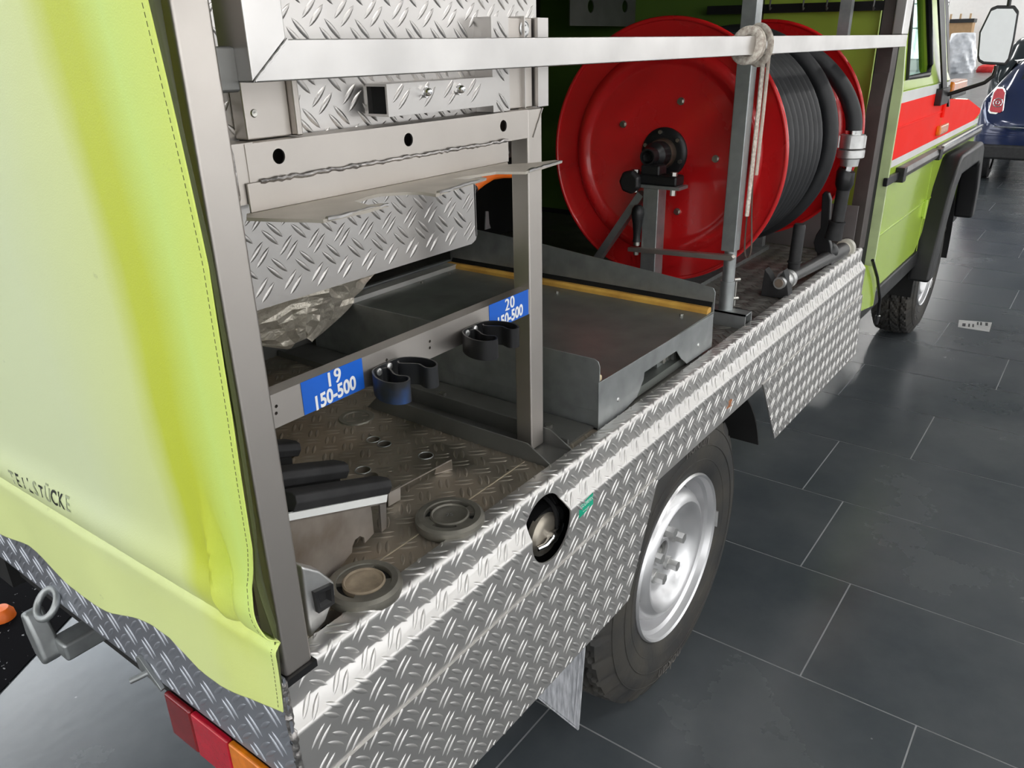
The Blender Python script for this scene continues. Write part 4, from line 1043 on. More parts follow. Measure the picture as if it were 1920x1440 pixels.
pad(p3_, .12, .030, .022).build('rubber_pad', M_rubber, HB, bevel=.002)
for pp_, ll in ((p2_, .16), (p3_, .10)):
    q_ = [pp_ - dv * .012 + hn * .004, pp_ - dv * ll + hn * .004, pp_ - dv * ll + hn * .026, pp_ - dv * .012 + hn * .026]
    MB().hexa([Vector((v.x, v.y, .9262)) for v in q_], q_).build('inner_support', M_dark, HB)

# thin folded strip lying on the floor
q = [on(846, 862, 'z', .950), on(728, 925, 'z', .950)]
e_ = (q[1] - q[0]).normalized(); s2 = Vector((-e_.y, e_.x, 0)); s2 = -s2 if s2.x < 0 else s2
zd = Vector((0, 0, 1))
hs_ = MB().bar(q[0], q[1], .0016, .0022)
t1_ = [on(728, 922, 'z', .950), on(728, 949, 'z', .927), on(750, 936, 'z', .927), on(745, 912, 'z', .950)]
hs_.strip([t1_[0], t1_[1]], (t1_[2] - t1_[1]) , .0012)
hs_.tube([t1_[0], t1_[1], t1_[2]], .0011, 6)
t2_ = [q[0], on(848, 880, 'z', .927), on(815, 889, 'z', .927)]
hs_.tube([t2_[0], t2_[1], t2_[2]], .0010, 6)
hs_.hexa([t2_[0], t2_[1], t2_[2], q[0].lerp(q[1], .25)], [v + Vector((0, .0008, 0)) for v in (t2_[0], t2_[1], t2_[2], q[0].lerp(q[1], .25))])
hs_.build('folded_strip', M_steel, loc=(q[0].x, q[0].y, .926))
tag(bpy.data.objects['folded_strip'], 'thin bent metal strip standing on edge on the dirty floor', 'metal strip')

# ================================================================== GALVANISED TRAY
GT = empty('equipment_tray', (1.04, .45, .924), 'galvanised sliding tray with raised lips and a yellow strip', 'tray')
TX0, TX1, TY0, TY1, TZ = .785, 1.305, .060, .875, 1.020
MB().box(TX0, TX1, TY0, TY1, TZ - .003, TZ).build('tray_top', M_galvt, GT)
def lip(x, zs, th, name):
    m_ = MB(); m_.prism(zs, 'x', x, x + th); return m_.build(name, M_galv, GT, bevel=.0008)
r_ = .012
lip(TX0 - .002, [(TY0, .962), (TY0, 1.054), (TY0 + .004, 1.064), (TY0 + .012, 1.068), (TY1 - .02, 1.064), (TY1, 1.045), (TY1, .962)], .002, 'rear_lip')
lip(TX0 + .001, [(TY0, .925), (TY0, .965), (TY1, .965), (TY1, .925)], .003, 'rear_wall')
lip(TX1, [(TY0, 1.005), (TY0, 1.066), (TY0 + .006, 1.076), (TY0 + .05, 1.082), (TY0 + .48, 1.120), (TY1 - .02, 1.138), (TY1, 1.12), (TY1, .93), (.2, .93)], .002, 'front_lip')
# near side with an opening between two rounded brackets
sd = [(TX0, TZ), (TX1 + .002, TZ), (TX1 + .002, .940), (TX1 - .06, .918), (TX1 - .085, .940), (TX1 - .105, .975), (TX1 - .16, .990), (TX0 + .32, .990), (TX0 + .23, .985), (TX0 + .215, .955), (TX0 + .19, .928), (TX0, .922)]
sp_ = [on(p[0], p[1], 'y', TY0 - .001) for p in ((1122, 718), (1337, 588), (1334, 650), (1287, 682), (1276, 672), (1268, 658), (1208, 698), (1206, 712), (1196, 738), (1193, 745), (1160, 780), (1121, 808))]
MB().prism([(p.x, p.z) for p in sp_], 'y', TY0 - .002, TY0).build('near_side', M_galv, GT, bevel=.0006)
MB().box(TX0 + .01, TX1 - .02, TY0 + .01, TY1 - .02, .926, .945).build('tray_base', M_galvt, GT)
MB().box(TX0 + .01, TX0 + .02, TY0 + .02, TY1 - .02, .945, TZ - .003).box(TX1 - .16, TX1 - .15, TY0 + .02, TY1 - .02, .945, TZ - .003).build('tray_rib', M_dsteel, GT)
MB().box(TX0, TX1, TY1, TY1 + .012, 1.0, 1.034).build('far_side', M_galv, GT)
MB().box(TX0 + .06, TX1 - .01, TY1 - .045, TY1 - .010, TZ, TZ + .012).build('far_strip', mat('pale_aluminium', (.6, .6, .58), .4, .6), GT)
MB().prism([(TX1 - .030, TZ), (TX1 - .030, TZ + .008), (TX1 - .024, TZ + .013), (TX1 - .012, TZ + .013), (TX1 - .008, TZ + .010), (TX1 - .008, TZ)], 'y', TY0 + .004, TY1 - .01).build('yellow_strip', M_yellow, GT)
MB().prism([(TX1 - .008, TZ), (TX1 - .008, TZ + .011), (TX1 - .001, TZ + .022), (TX1 - .001, TZ)], 'y', TY0 + .004, TY1 - .01).build('tar_smear', M_black, GT)
MB().box(TX0 + .002, TX0 + .016, TY0 + .004, TY0 + .045, TZ, TZ + .013).build('yellow_strip', mat('ivory_nylon', (.72, .60, .38), .45), GT, bevel=.004, seg=3)
for px, py in ((1159, 749), (1309, 647)):
    c_ = on(px, py, 'y', TY0 - .002)
    MB().lathe([(0, -.0028), (.003, -.0024), (.0048, 0)], (c_.x, TY0 - .002, c_.z), 'y', 20).build('rivet', M_alu, GT)
for px, py in ((1045, 546), (1278, 589), (1242, 838 - 200), (842, 511), (790, 528)):
    c_ = on(px, py, 'z', TZ + .004); q = MB(); hexnut(q, (c_.x, c_.y, TZ), (c_.x, c_.y, TZ + .005), .005); 
    if c_.y > TY0 + .01: q.build('bolt', M_nut, GT)
bb = MB()
c_ = on(1243, 690, 'y', TY0 + .03)
MB().box(c_.x - .03, c_.x + .03, TY0 + .03, TY0 + .06, .945, .975).build('latch', M_galv, GT)
for dx in (-.012, .012): 
    q = MB(); hexnut(q, (c_.x + dx, TY0 + .022, .958), (c_.x + dx, TY0 + .03, .958), .008); q.build('bolt', M_nut, GT)
# slide rail with bolts under the rear wall and long rail along the floor
sr = MB().box(.690, .782, .070, .90, .9255, .930).box(.690, .694, .070, .90, .930, .940).build('slide_rail', M_dsteel, T, label='dark slide rail in front of the tray')
for px, py in ((1028, 800), (830, 740)):
    c_ = on(px, py, 'z', .932); q = MB(); hexnut(q, (c_.x, c_.y, .930), (c_.x, c_.y, .937), .008); q.build('rail_bolt', M_nut, sr)
c_ = on(545, 655, 'z', .95)
MB().box(.10, .80, .905, .915, .925, .972).build('long_rail', M_dsteel, T, label='grey steel rail along the floor under the foil')

# foil-wrapped bundle hanging beyond the tray
random.seed(21)
fo = MB(); nu, nv_ = 26, 18; vv = []
oc = on(590, 575, 'y', .70)
for j in range(nv_ + 1):
    t = j / nv_
    for i in range(nu):
        a = 2 * PI * i / nu
        wdt = (.30 * (1 - t) ** .8 + .035) ; dp = .13 * (1 - .6 * t)
        rr = 1 + .10 * math.sin(a * 5 + t * 4) + .07 * math.sin(a * 11 + t * 9) + random.uniform(-.07, .07)
        vv.append((oc.x + .02 - .05 * t + wdt * math.cos(a) * rr, .76 + dp * math.sin(a) * rr, 1.24 - .215 * t + .02 * math.sin(a * 3)))
fs_ = [(j * nu + i, j * nu + (i + 1) % nu, (j + 1) * nu + (i + 1) % nu, (j + 1) * nu + i) for j in range(nv_) for i in range(nu)] + [tuple(range(nu))[::-1], tuple(nv_ * nu + i for i in range(nu))]
fo.add(vv, fs_)
f_o = fo.build('foil_bundle', M_foil, loc=(oc.x, .76, 1.0), smooth=False)
tag(f_o, 'crumpled silver foil bundle below the lower tread plate board', 'bundle')
# orange handle behind the rack
op = [on(p[0], p[1], 'y', .55) for p in ((890, 352), (905, 340), (925, 328), (945, 325), (965, 325))]
oh = empty('orange_tool', op[2], 'orange handled tool behind the rack shelf', 'tool')
MB().tube(op, .011, 12, ry=.006).build('orange_handle', M_orange, oh)
MB().tube([op[-1], on(985, 327, 'y', .55)], .008, 12).build('grey_shaft', M_alu, oh)
MB().tube([op[0], on(870, 372, 'y', .55), on(800, 430, 'y', .55)], .010, 12).build('lower_shaft', M_black, oh)
# small upright steel tab on the tray rear edge
c_ = on(914, 410, 'y', .80)
MB().prism([(c_.x - .012, c_.z - .030), (c_.x + .014, c_.z - .030), (c_.x + .008, c_.z - .015), (c_.x + .006, c_.z + .02), (c_.x - .006, c_.z + .022)], 'y', .80, .803).build('latch_tab', M_galv, GT)

# ================================================================== HOSE REEL
HR = empty('hose_reel', (1.95, .361, .925), 'large red hose reel holding a black rubber hose', 'hose reel')
RY, RZc, RR = .361, 1.325, .340
def disc(xc, sgn):
    """pressed steel flange: flat centre, ring bead, dished outer band with rolled rim; sgn -1 faces the rear"""
    p = [(.05, 0), (.222, 0), (.232, -.004 * 1), (.242, -.012), (.254, -.014), (.266, -.008), (.272, 0.0), (.284, .000), (.326, -.010), (.334, -.012)]
    p = [(r, -sgn * o * -1 * -1) for r, o in p]
    pr = [(r, sgn * (-o)) for r, o in p]
    back = [(r, o + .002) for r, o in reversed(pr)]
    m_ = MB().lathe([(r, o) for r, o in pr] + back, (xc, RY, RZc), 'x', 128, closed=True)
    m_.torus((xc + (pr[-1][1]), RY, RZc), 'x', RR - .005, .0055, 128, 12)
    return m_
D1, D2 = 1.61, 2.30
d1 = disc(D1, -1).build('reel_flange', M_red, HR)
disc(D2, 1).build('reel_flange', M_red, HR)
MB().lathe([(.15, 0), (.15, D2 - D1)], (D1, RY, RZc), 'x', 48).build('drum', M_red, HR)
for px, py in ((1276, 190), (1168, 233), (1341, 298), (1269, 397)):
    c_ = on(px, py, 'x', D1 - .004)
    q = MB().cyl((D1 - .003, c_.y, c_.z), (D1, c_.y, c_.z), .0095, 20); hexnut(q, (D1 - .010, c_.y, c_.z), (D1 - .003, c_.y, c_.z), .0075)
    q.build('flange_bolt', M_nut, d1)
# hub
HYc, HZc = RY - .003, RZc + .006
hub = MB().lathe([(0, -.012), (.050, -.012), (.062, -.010), (.066, -.006), (.066, 0), (0, 0)], (D1, HYc, HZc), 'x', 64).build('hub_flange', M_black, HR)
for i in range(6):
    t = PI * 2 * i / 6 + .35; q = MB(); hexnut(q, (D1 - .017, HYc + .055 * math.cos(t), HZc + .055 * math.sin(t)), (D1 - .010, HYc + .055 * math.cos(t), HZc + .055 * math.sin(t)), .0055); q.build('hub_screw', M_nut, hub)
MB().lathe([(.0, -.030), (.036, -.030), (.038, -.026), (.040, -.012)], (D1, HYc, HZc), 'x', 48).build('bearing_seal', mat('bronze_ring', (.16, .13, .10), .3, .7), hub)
MB().lathe([(.013, -.085), (.017, -.100), (.021, -.100), (.022, -.092), (.022, -.075), (.026, -.070), (.033, -.062), (.034, -.030), (.0, -.030)], (D1, HYc, HZc), 'x', 48).build('bearing_boss', M_black, hub)
MB().lathe([(.0, -.072), (.013, -.072), (.013, -.099)], (D1, HYc, HZc), 'x', 32).build('hub_bore', M_dark, hub)
# pillow block, bearing plate, stand
SX = 1.520
pb_ = MB().box(SX - .020, SX + .030, .268, .405, 1.262, 1.288).box(SX - .018, SX + .028, .318, .372, 1.285, 1.312).build('pillow_block', M_black, HR, bevel=.006, seg=3)
for yy in (.282, .392):
    q = MB(); hexnut(q, (SX - .004, yy, 1.288), (SX - .004, yy, 1.297), .009); hexnut(q, (SX - .004, yy, 1.256), (SX - .004, yy, 1.238), .008); q.build('block_bolt', M_nut, pb_)
MB().lathe([(0, -.030), (.026, -.030), (.031, -.024), (.032, -.012), (.020, 0)], (SX - .022, .388, 1.270), 'x', 7).build('star_knob', M_black, HR, bevel=.004, seg=3)
MB().box(SX - .022, SX + .032, .258, .412, 1.254, 1.262).build('bearing_plate', M_galv, HR)
MB().box(SX - .020, SX + .028, .316, .360, .930, 1.254).build('stand_post', M_galv, HR, bevel=.002)
MB().bar((SX, .372, 1.235), (SX, .560, .960), .020, .026, (1, 0, 0)).build('stand_brace', M_galv, HR)
MB().box(SX - .03, 2.36, .30, .58, .922, .935).build('reel_base', M_galv, HR)
MB().box(2.33, 2.36, .316, .360, .93, 1.30).build('stand_post', M_galv, HR)
# crank arm with its black handle
ch1, ch2 = on(1180, 466, 'x', 1.492), on(1378, 483, 'x', 1.492)
MB().prism([(ch1.y, ch1.z + .005), (ch2.y + .006, ch2.z + .006), (ch2.y, ch2.z), (ch2.y + .006, ch2.z - .008), (ch1.y, ch1.z - .006)], 'x', 1.482, 1.500).build('crank_arm', M_steel, HR, bevel=.001)
hy = on(1193, 460, 'x', 1.49)
kn = MB().lathe([(0, 0), (.011, 0), (.0095, .012), (.0105, .03), (.014, .055), (.017, .075), (.0155, .088), (.009, .097), (0, .099)], (1.491, hy.y, hy.z + .010), 'z', 32).build('crank_handle', M_black, HR)
q = MB(); hexnut(q, (1.491, hy.y, hy.z - .026), (1.491, hy.y, hy.z - .006), .007); q.cyl((1.491, hy.y, hy.z), (1.491, hy.y, hy.z + .012), .0085, 16).build('handle_bolt', M_nut, HR)
# hose: wound coils and the free end that runs to the coupling
HS = MB()
hz = []
NT = 9; n_ = 60 * NT
for i in range(n_ + 1):
    t = i / 60; a = 2 * PI * t
    hz.append((D1 + .026 + .0395 * t, RY + .288 * math.cos(a), RZc + .288 * math.sin(a)))
HS.tube(hz, .0200, 14)
for kk in range(11): HS.torus((D1 + .030 + .040 * kk, RY, RZc), 'x', .262, .017, 96, 10)
hose = HS.build('hose', M_hose, HR, label='black rubber hose wound on the drum')
h2 = []
for i in range(81):
    t = i / 80; a = math.radians(-130 + 330 * t)
    h2.append((D1 + .315 + .035 * t, RY - .305 * math.cos(a + PI) * 1.0 * -1 * -1, RZc + .305 * math.sin(a)))
h2 = [(2.055 + .035 * i / 90, RY + (.300) * math.cos(math.radians(60 + 330 * i / 90)), RZc + .300 * math.sin(math.radians(60 + 330 * i / 90))) for i in range(91)]
MB().tube(h2, .0245, 16).build('hose_turn', M_hose, HR)
cA_ = on(1599, 250, 'y', .085)
XH = cA_.x
h3 = [(2.12, RY + .06, RZc + .275), (2.16, RY - .04, RZc + .285), (2.22, RY - .13, RZc + .262)]
XN = 2.21
cpl = [on(1500, 92, 'x', 2.17), on(1530, 106, 'x', 2.18), on(1560, 134, 'x', 2.19), on(1584, 168, 'x', 2.20), on(1597, 200, 'x', XN), on(1602, 228, 'x', XN), on(1600, 252, 'x', XN)]
st_ = [Vector((2.06, RY + .12, RZc + .265)), Vector((2.10, RY + .02, RZc + .285))]
h3 = smooth_path([Vector(p) for p in st_] + cpl, 2)
MB().tube(h3, .0235, 16).build('hose_end', M_hose, HR)

# ================================================================== NOZZLE (stands in the bed corner, on the hose)
NZ = empty('spray_nozzle', (2.1, .08, .926), 'black fire nozzle with pistol grip and lever, lying beside the reel', 'nozzle')
tip = cpl[-1]
B = lambda px, py, xx: on(px, py, 'x', xx)
ax0 = B(1600, 250, XN); ax1 = B(1592, 308, XN)
dz_ = ax1 - ax0; ax_ = dz_.normalized()
def axl(t): return ax0 + dz_ * t
cpn = MB()
cpn.tube([axl(-.10), axl(.06)], .0245, 24)
cpn.build('hose_clamp', M_chrome, NZ)
MB().tube([axl(.02), axl(.04), axl(.46), axl(.48)], [.030, .036, .036, .032], 32).tube([axl(.50), axl(.52), axl(.76), axl(.80)], [.034, .040, .040, .034], 32).tube([axl(.80), axl(1.05)], [.028, .026], 24).build('storz_coupling', M_alu, NZ, label='cast aluminium hose coupling')
for k_ in range(4):
    a = k_ * PI / 2 + .5; pz = axl(.25); u1 = ax_.orthogonal().normalized(); u2 = ax_.cross(u1)
    v_ = u1 * math.cos(a) + u2 * math.sin(a)
    MB().bar(axl(.08) + v_ * .037, axl(.46) + v_ * .037, .012, .004, v_).build('coupling_lug', M_alu, NZ)
e0, e1 = B(1590, 308, XN), B(1584, 332, XN)
q0, q1, q2, q3 = B(1588, 318, XN), B(1582, 352, XN), B(1570, 415, 2.20), B(1562, 448, 2.20)
MB().tube([e0, e1], .014, 20).build('coupling_neck', M_chrome, NZ)
MB().tube([q0, B(1586, 322, XN), B(1583, 345, XN), B(1581, 356, XN)], [.024, .027, .027, .020], 24).build('inlet_cone', M_black, NZ)
MB().tube([B(1581, 356, XN), q2], [.020, .019], 24).tube([q2, q2.lerp(q3, .12)], .025, 24).tube([q2.lerp(q3, .1), q3], [.022, .026], 24).build('inlet_tube', M_rubber, NZ)
g0, g1 = B(1500, 420, 1.93), B(1487, 508, 1.93)
MB().tube([g0, g0.lerp(g1, .04), g1], [.014, .017, .0175], 24).torus(g0.lerp(g1, .80), 'z', .018, .003, 24, 8).build('pistol_grip', M_rubber, NZ)
b0, b1 = Vector((1.83, .085, .962)), Vector((2.36, .09, .975))
b0 = B(1478, 522, 1.86); b1 = B(1580, 468, 2.38)
MB().tube([b0, b0.lerp(b1, .62), b0.lerp(b1, .75), b1], [.017, .021, .027, .024], 24).build('barrel', mat('dark_grey_pipe', (.07, .07, .07), .35, .3), NZ)
t0 = b0 + (b0 - b1).normalized() * .055
MB().tube([b0.lerp(b1, .0), t0.lerp(b0, .6)], [.027, .027], 28).tube([t0.lerp(b0, .6), t0.lerp(b0, .3), t0 + (t0 - b0) * .35], [.022, .017, .017], 28).build('tip', M_alu, NZ, label='pale metal tip of the nozzle')
MB().tube([t0 + (t0 - b0) * .28, t0 + (t0 - b0) * .40], .012, 24).build('tip_insert', mat('brass_insert', (.35, .28, .22), .4, .5), NZ)
MB().tube([b1 - (b1 - b0).normalized() * .01, b1 + (b1 - b0).normalized() * .02], .022, 24).tube([b1 + (b1 - b0).normalized() * .02, b1 + (b1 - b0).normalized() * .045], .031, 24).build('end_ring', mat('ivory_plastic', (.62, .60, .52), .4), NZ)
# lever: flat curved plate with fork
lv = [B(p[0], p[1], 2.20) for p in ((1541, 365), (1546, 359), (1553, 362), (1557, 375), (1554, 420), (1549, 438), (1557, 458), (1560, 480), (1559, 505), (1553, 500), (1545, 490), (1528, 470), (1525, 455), (1530, 440), (1538, 428))]
MB().hexa(lv, [v + Vector((.022, 0, 0)) for v in lv]).build('lever', M_black, NZ, bevel=.003, seg=2)
vb = B(1548, 470, 2.21)
MB().lathe([(0, -.03), (.020, -.028), (.030, -.015), (.033, 0), (.030, .015), (.020, .028), (0, .03)], (2.235, vb.y, vb.z - .008), 'x', 24).build('valve_body', M_black, NZ)
c_ = B(1532, 503, 2.2)
MB().lathe([(0, 0), (.018, 0), (.018, .004), (0, .004)], (c_.x, c_.y, .924), 'z', 20).build('foot_washer', M_chrome, NZ)
# rest block: black block with a V notch
rb = [on(p[0], p[1], 'x', 1.80) for p in ((1424, 570), (1432, 522), (1440, 533), (1447, 548), (1457, 549), (1462, 535), (1467, 525), (1473, 545), (1478, 572))]
mzn = min(p.z for p in rb)
r0 = [Vector((p.x, p.y, p.z + (.925 - mzn) if p.z > mzn + .02 else .9235)) for p in rb]
MB().hexa(r0, [v + Vector((.035, 0, 0)) for v in r0]).build('rest_block', M_rubber, T, bevel=.002, label='black notched rest for the nozzle tip')
fl_t = on(1502, 540, 'z', .925)
text_mesh('FX250', .040, lambda u, v: (fl_t.x + .85 * u - .3 * v + .02, fl_t.y - .02 * u + .6 * v, .9233), 'stencil', mat('rusty_stencil', (.32, .22, .14), .7), T)

# ================================================================== SUPPORT POST (galvanised) AND STRAP
GP = empty('support_post', (1.52, .12, .925), 'galvanised square post in front of the red reel', 'post')
MB().box(1.500, 1.536, .098, .134, 1.115, 1.955).build('square_post', M_galv, GP, bevel=.002)
MB().cyl((1.520, .115, .958), (1.520, .115, 1.12), .0155, 28).build('lower_tube', M_galv, GP)
MB().cyl((1.520, .115, .958), (1.520, .115, 1.035), .0185, 28).build('sleeve', M_galv, GP)
MB().tube([(1.540, .100, .965), (1.540, .100, 1.03)], .002, 8).build('sleeve_pin', M_nut, GP)
for z in (.985, 1.035): MB().cyl((1.536, .105, z), (1.548, .095, z), .005, 10).build('lug', M_nut, GP)
fc_ = MB().box(1.492, 1.496, .050, .24, .922, .960).box(1.534, 1.538, .050, .24, .922, .960).box(1.492, 1.538, .050, .24, .956, .960).build('foot_channel', M_galv, GP)

ST = empty('lashing_strap', (1.53, .05, 1.60), 'pale woven strap knotted round the steel rail', 'strap')
s0 = on(1425, 82, 'y', .0)
sx = s0.x
lp = []
for k_ in range(3):
    xk = sx - .020 + .022 * k_ + (.022 if k_ == 2 else 0)
    lp.append([(xk + .006 * math.sin(a + k_), .019 + .026 * math.cos(a) * (1.0), 1.594 + (.028 + .006 * (k_ == 2)) * math.sin(a)) for a in [2 * PI * i / 28 for i in range(28)]])
for l in lp: MB().tube(l, .0028, 8, closed=True, ry=.0085).build('strap_loop', M_strap, ST)
s1 = [on(1411, 105, 'x', 1.494), on(1408, 200, 'x', 1.494), on(1400, 300, 'x', 1.494), on(1394, 400, 'x', 1.494)]
s1 = [Vector((1.545, .088, 1.575)), Vector((1.545, .088, 1.45)), Vector((1.543, .089, 1.30)), Vector((1.542, .090, 1.20))]
MB().tube(s1, .0085, 8, ry=.0050).build('strap_tail', M_strap, ST)
MB().tube([p + Vector((.006, -.010, 0)) for p in s1[:3]], .006, 8, ry=.004).build('strap_tail', mat('red_flecked_strap', (.55, .42, .34), .8, 0, .3, 160, .0008, 300, col2=(.6, .56, .5)), ST)
l2 = smooth_path([Vector((1.546, .088, 1.32)), Vector((1.546, .080, 1.20)), Vector((1.546, .070, 1.115)), Vector((1.546, .078, 1.090)), Vector((1.546, .090, 1.105)), Vector((1.546, .092, 1.20)), Vector((1.546, .090, 1.30))], 2)
MB().tube(l2, .004, 8, ry=.0015).build('strap_end_loop', mat('brown_strap', (.09, .06, .045), .7), ST)
MB().tube([(sx - .03, .036, 1.58), (1.56, .07, 1.578), (1.545, .088, 1.575)], .006, 8).build('strap_bridge', M_strap, ST)

# ================================================================== FLOOR ITEMS
d = [on(p[0], p[1], 'z', .002) for p in ((1798, 600), (1860, 605), (1855, 622), (1796, 613))]
dc = sum(d, Vector()) / 4
dm = empty('floor_plate', dc, 'small white slotted plate set in the floor', 'floor plate')
MB().hexa([Vector((v.x, v.y, .0003)) for v in d], [Vector((v.x, v.y, .003)) for v in d]).build('plate', mat('dull_white_plate', (.48, .48, .47), .5), dm)
u_, v2 = (d[1] - d[0]), (d[3] - d[0])
for a0, b0_, wd in ((.12, .45, .10), (.30, .45, .05), (.42, .45, .05), (.55, .10, .05), (.65, .10, .05), (.80, .10, .08)):
    c4 = [d[0] + u_ * a + v2 * b for a, b in ((a0, b0_), (a0 + wd, b0_), (a0 + wd, b0_ + .42), (a0, b0_ + .42))]
    MB().hexa([Vector((v.x, v.y, .003)) for v in c4], [Vector((v.x, v.y, .0036)) for v in c4]).build('slot', M_black, dm)
# thin black speckled sheet added to darken the floor behind the truck
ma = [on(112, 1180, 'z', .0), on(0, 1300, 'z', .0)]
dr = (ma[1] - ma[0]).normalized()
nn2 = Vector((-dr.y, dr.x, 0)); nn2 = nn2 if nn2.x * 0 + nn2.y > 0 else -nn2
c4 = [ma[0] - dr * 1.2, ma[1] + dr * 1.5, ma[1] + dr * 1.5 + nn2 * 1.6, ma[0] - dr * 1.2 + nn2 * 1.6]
m, t, b = nt('speckled_floor_patch'); N_, L_ = t.nodes, t.links
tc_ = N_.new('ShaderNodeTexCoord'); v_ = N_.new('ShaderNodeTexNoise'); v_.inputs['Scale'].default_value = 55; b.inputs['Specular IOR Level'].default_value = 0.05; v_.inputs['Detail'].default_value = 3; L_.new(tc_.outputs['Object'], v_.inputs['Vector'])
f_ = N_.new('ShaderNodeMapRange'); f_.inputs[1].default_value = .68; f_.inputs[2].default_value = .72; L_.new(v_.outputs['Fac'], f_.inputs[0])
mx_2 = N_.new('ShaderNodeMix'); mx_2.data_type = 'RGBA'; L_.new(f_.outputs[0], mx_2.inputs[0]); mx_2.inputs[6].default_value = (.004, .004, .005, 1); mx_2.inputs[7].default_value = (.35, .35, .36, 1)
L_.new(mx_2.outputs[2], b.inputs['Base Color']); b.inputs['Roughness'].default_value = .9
fmx = MB().hexa([Vector((v.x, v.y, .0005)) for v in c4], [Vector((v.x, v.y, .004)) for v in c4]).build('black_floor_patch', m, loc=(ma[0].x, ma[0].y, 0))
tag(fmx, 'black speckled patch of floor behind the truck', 'mat')
oc_ = on(2, 1145, 'z', .03)
ob = MB().lathe([(0, .04), (.022, .036), (.034, .018), (.036, 0), (0, 0)], (oc_.x, oc_.y, .004), 'z', 20).build('orange_rag', M_orange, loc=(oc_.x, oc_.y, .004))
tag(ob, 'small orange scrap of cloth on the black floor patch', 'rag')

# ================================================================== BLUE HATCHBACK
CX, CYl, CWd = 10.45, .80, 1.68     # rear bumper, left side, width
HBK = empty('hatchback_car', (CX + 1.8, CYl - CWd / 2, 0), 'dark blue hatchback parked ahead of the truck, seen from behind', 'car')
cyc = CYl - CWd / 2
def section(x, hw, zb, zbelt, ztop, hwt, n=32):
    """body cross-section: rounded lower body, narrower roof"""
    pts = []
    half = [(0, zb), (hw * .86, zb), (hw * .96, zb + .06), (hw, zb + .20), (hw, (zb + zbelt) / 2 + .08), (hw * .985, zbelt - .06), (hw * .95, zbelt), (hwt + (hw * .95 - hwt) * .45, zbelt + (ztop - zbelt) * .5), (hwt, ztop - .08), (hwt * .88, ztop - .015), (hwt * .5, ztop), (0, ztop + .006)]
    r = [(x, cyc - a, z) for a, z in half]
    l = [(x, cyc + a, z) for a, z in half[1:-1]]
    return r + l[::-1]
secs = [section(CX - .02, .70, .36, .62, .70, .60), section(CX + .03, .78, .30, .66, .78, .70), section(CX + .10, .82, .28, .92, .98, .68), section(CX + .22, .835, .27, .97, 1.10, .63), section(CX + .50, .84, .26, .97, 1.37, .60), section(CX + 1.0, .84, .26, .96, 1.41, .60), section(CX + 1.9, .84, .26, .95, 1.40, .58), section(CX + 2.5, .84, .26, .93, 1.06, .64), section(CX + 3.2, .82, .28, .88, .94, .60), section(CX + 3.55, .74, .32, .68, .74, .55)]
m_ = MB(); n_ = len(secs[0])
m_.add([p for s_ in secs for p in s_], [(j * n_ + i, j * n_ + (i + 1) % n_, (j + 1) * n_ + (i + 1) % n_, (j + 1) * n_ + i) for j in range(len(secs) - 1) for i in range(n_)] + [tuple(range(n_)), tuple((len(secs) - 1) * n_ + i for i in range(n_))[::-1]])
body = m_.build('car_body', M_navy, HBK, subsurf=2)
# rear window and side windows
MB().hexa([Vector(v) for v in ((CX + .225, cyc - .50, 1.06), (CX + .225, cyc + .50, 1.06), (CX + .40, cyc + .46, 1.32), (CX + .40, cyc - .46, 1.32))], [Vector(v) + Vector((.02, 0, -.01)) for v in ((CX + .225, cyc - .50, 1.06), (CX + .225, cyc + .50, 1.06), (CX + .40, cyc + .46, 1.32), (CX + .40, cyc - .46, 1.32))]).build('rear_window', M_dglass, HBK)
MB().hexa([Vector(v) for v in ((CX + .62, CYl - .055, 1.0), (CX + 2.2, CYl - .06, .99), (CX + 1.9, CYl - .20, 1.33), (CX + .72, CYl - .20, 1.34))], [Vector(v) + Vector((0, -.03, -.01)) for v in ((CX + .62, CYl - .055, 1.0), (CX + 2.2, CYl - .06, .99), (CX + 1.9, CYl - .20, 1.33), (CX + .72, CYl - .20, 1.34))]).build('side_window', M_dglass, HBK)
MB().box(CX - .045, CX + .06, cyc - .72, cyc + .72, .30, .46).build('bumper', M_rubber, HBK, bevel=.03, seg=3)
MB().tube([(CX + .10, cyc - .74, .665), (CX - .02, cyc - .60, .655), (CX - .045, cyc, .65), (CX - .02, cyc + .60, .655), (CX + .10, cyc + .74, .665)], .007, 8).build('chrome_strip', M_chrome, HBK)
MB().tube([(CX + .25, cyc + .76, .985), (CX + .24, cyc + .5, 1.005), (CX + .22, cyc, 1.01), (CX + .24, cyc - .5, 1.005)], .006, 8).build('chrome_strip', M_chrome, HBK)
for sg in (1, -1):
    lc = Vector((CX + .075, cyc + sg * .64, .93))
    q = [(-.075, -.13), (-.05, -.155), (.06, -.145), (.085, -.12), (.075, .10), (.045, .15), (-.02, .15), (-.055, .10)]
    def LP(s, dx): return [lc + Vector((dx + abs(a * s) * .25 + (b * s) * .10, sg * a * s, b * s)) for a, b in q]
    rr_ = MB().hexa(LP(1.0, -.03), LP(1.0, .06)).build('lamp_rim', M_chrome, HBK, bevel=.008)
    MB().hexa(LP(.84, -.040), LP(.84, .03)).build('tail_lamp', M_rlens, HBK, bevel=.006)
    MB().torus(lc + Vector((-.038, sg * .0, -.02)), 'x', .045, .006, 28, 8).torus(lc + Vector((-.046, 0, -.02)), 'x', .018, .006, 20, 8).build('lamp_ring', M_chrome, HBK)
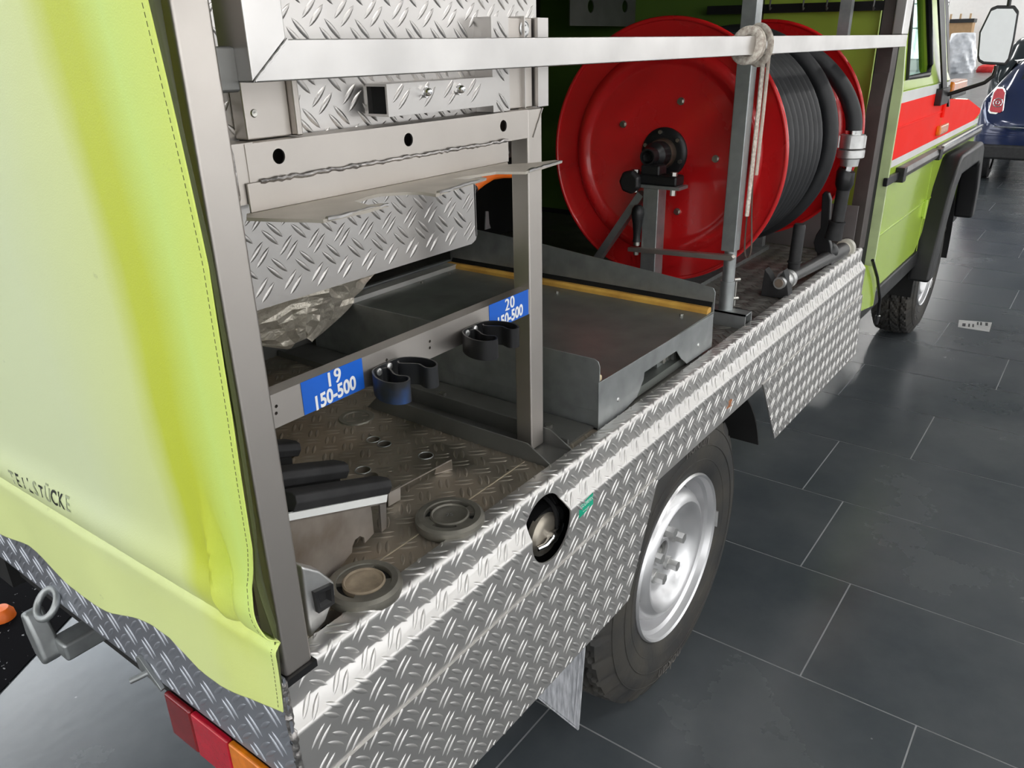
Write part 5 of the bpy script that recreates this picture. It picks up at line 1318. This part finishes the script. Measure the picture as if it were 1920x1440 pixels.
for (wx, sg) in ((CX + .62, 1), (CX + .62, -1), (CX + 3.05, 1), (CX + 3.05, -1)):
    yo = cyc + sg * .835
    m_ = MB().lathe([(.20, 0), (.27, .004), (.298, .02), (.302, .05), (.302, .15), (.295, .19), (.2, .195)], (wx, 0, .300), 'y', 40)
    m_.v = [Vector((v.x, yo - sg * v.y, v.z)) for v in m_.v]
    wt = m_.build('car_tyre', M_rubber, HBK)
    m_ = MB().lathe([(0, .02), (.06, .015), (.18, .035), (.20, .01), (.205, .0), (.205, .18), (0, .18)], (wx, 0, .300), 'y', 32)
    m_.v = [Vector((v.x, yo - sg * v.y, v.z)) for v in m_.v]
    m_.build('car_rim', M_alu, HBK)
# the wheel seen below the bumper sits close to the rear edge
# a second dark car beyond it
c2 = empty('parked_car', (16.2, .45, 0), 'dark car farther off, half hidden by the mirror', 'car')
o_c = body.copy(); COL.objects.link(o_c); o_c.parent = c2; o_c.location = (3.2, .35, 0); o_c.data = body.data.copy(); o_c.data.materials[0] = mat('dark_green_blue_paint', (.02, .03, .035), .15, .2, coat=.8)
o_c.scale = (1, 1, 1.15)
MB().box(15.5, 15.9, 1.0, 1.02, .8, 1.2).build('side_window', M_dglass, c2)

# ================================================================== FAR END: WRAPPED PALLET, BOX, RED BUNDLE
def at(px, py, X): return on(px, py, 'x', X)
XW = 46.0
random.seed(9)
h0, h1 = at(1765, 132, XW), at(1838, 60, XW)
m_ = MB(); nu, nv_ = 40, 26; vv = []
yc_, hw_ = (h0.y + h1.y) / 2, abs(h0.y - h1.y) / 2
for j in range(nv_ + 1):
    t = j / nv_
    for i in range(nu):
        a = 2 * PI * i / nu
        rr = (1.06 - .35 * t ** 2.2) * (1 + .07 * math.sin(a * 4 + t * 7) + .05 * math.sin(a * 9 - t * 12) + random.uniform(-.04, .04))
        vv.append((XW + .9 * math.sin(a) * rr, yc_ + hw_ * math.cos(a) * rr, h1.z * t))
m_.add(vv, [(j * nu + i, j * nu + (i + 1) % nu, (j + 1) * nu + (i + 1) % nu, (j + 1) * nu + i) for j in range(nv_) for i in range(nu)] + [tuple(nv_ * nu + i for i in range(nu))])
o = m_.build('wrapped_pallet', M_plastic, loc=(XW, yc_, 0), subsurf=1); tag(o, 'goods heap wrapped in white plastic film by the far wall', 'wrapped goods')
b0_, b1_ = at(1775, 70, XW + 2.2), at(1824, 42, XW + 2.2)
bxo = empty('shelf_crate', (XW + 2.4, (b0_.y + b1_.y) / 2, 0), 'brown crate with dark top rail behind the wrapped goods', 'crate')
MB().box(XW + 2.2, XW + 3.0, b1_.y, b0_.y, 0.0, b1_.z).build('crate_body', M_card, bxo)
MB().box(XW + 2.15, XW + 3.05, b1_.y - .05, b0_.y, b1_.z, b1_.z + .18).build('top_rail', M_black, bxo)
for k_ in range(3):
    yy = b1_.y + .15 + (b0_.y - b1_.y) * .42 * k_
    MB().box(XW + 2.4, XW + 2.5, yy, yy + .08, b1_.z + .18, b1_.z + .42).build('stake', M_wood, bxo)
c_ = at(1851, 134, 47)
rbn = MB().lathe([(0, .35), (.25, .34), (.45, .25), (.52, .08), (.5, 0), (0, 0)], (47, c_.y, 0.0), 'z', 9).build('red_bundle', mat('red_cloth', (.6, .02, .02), .6), loc=(47, c_.y, 0)); tag(rbn, 'low red bundle on the far floor behind the blue car', 'bundle')
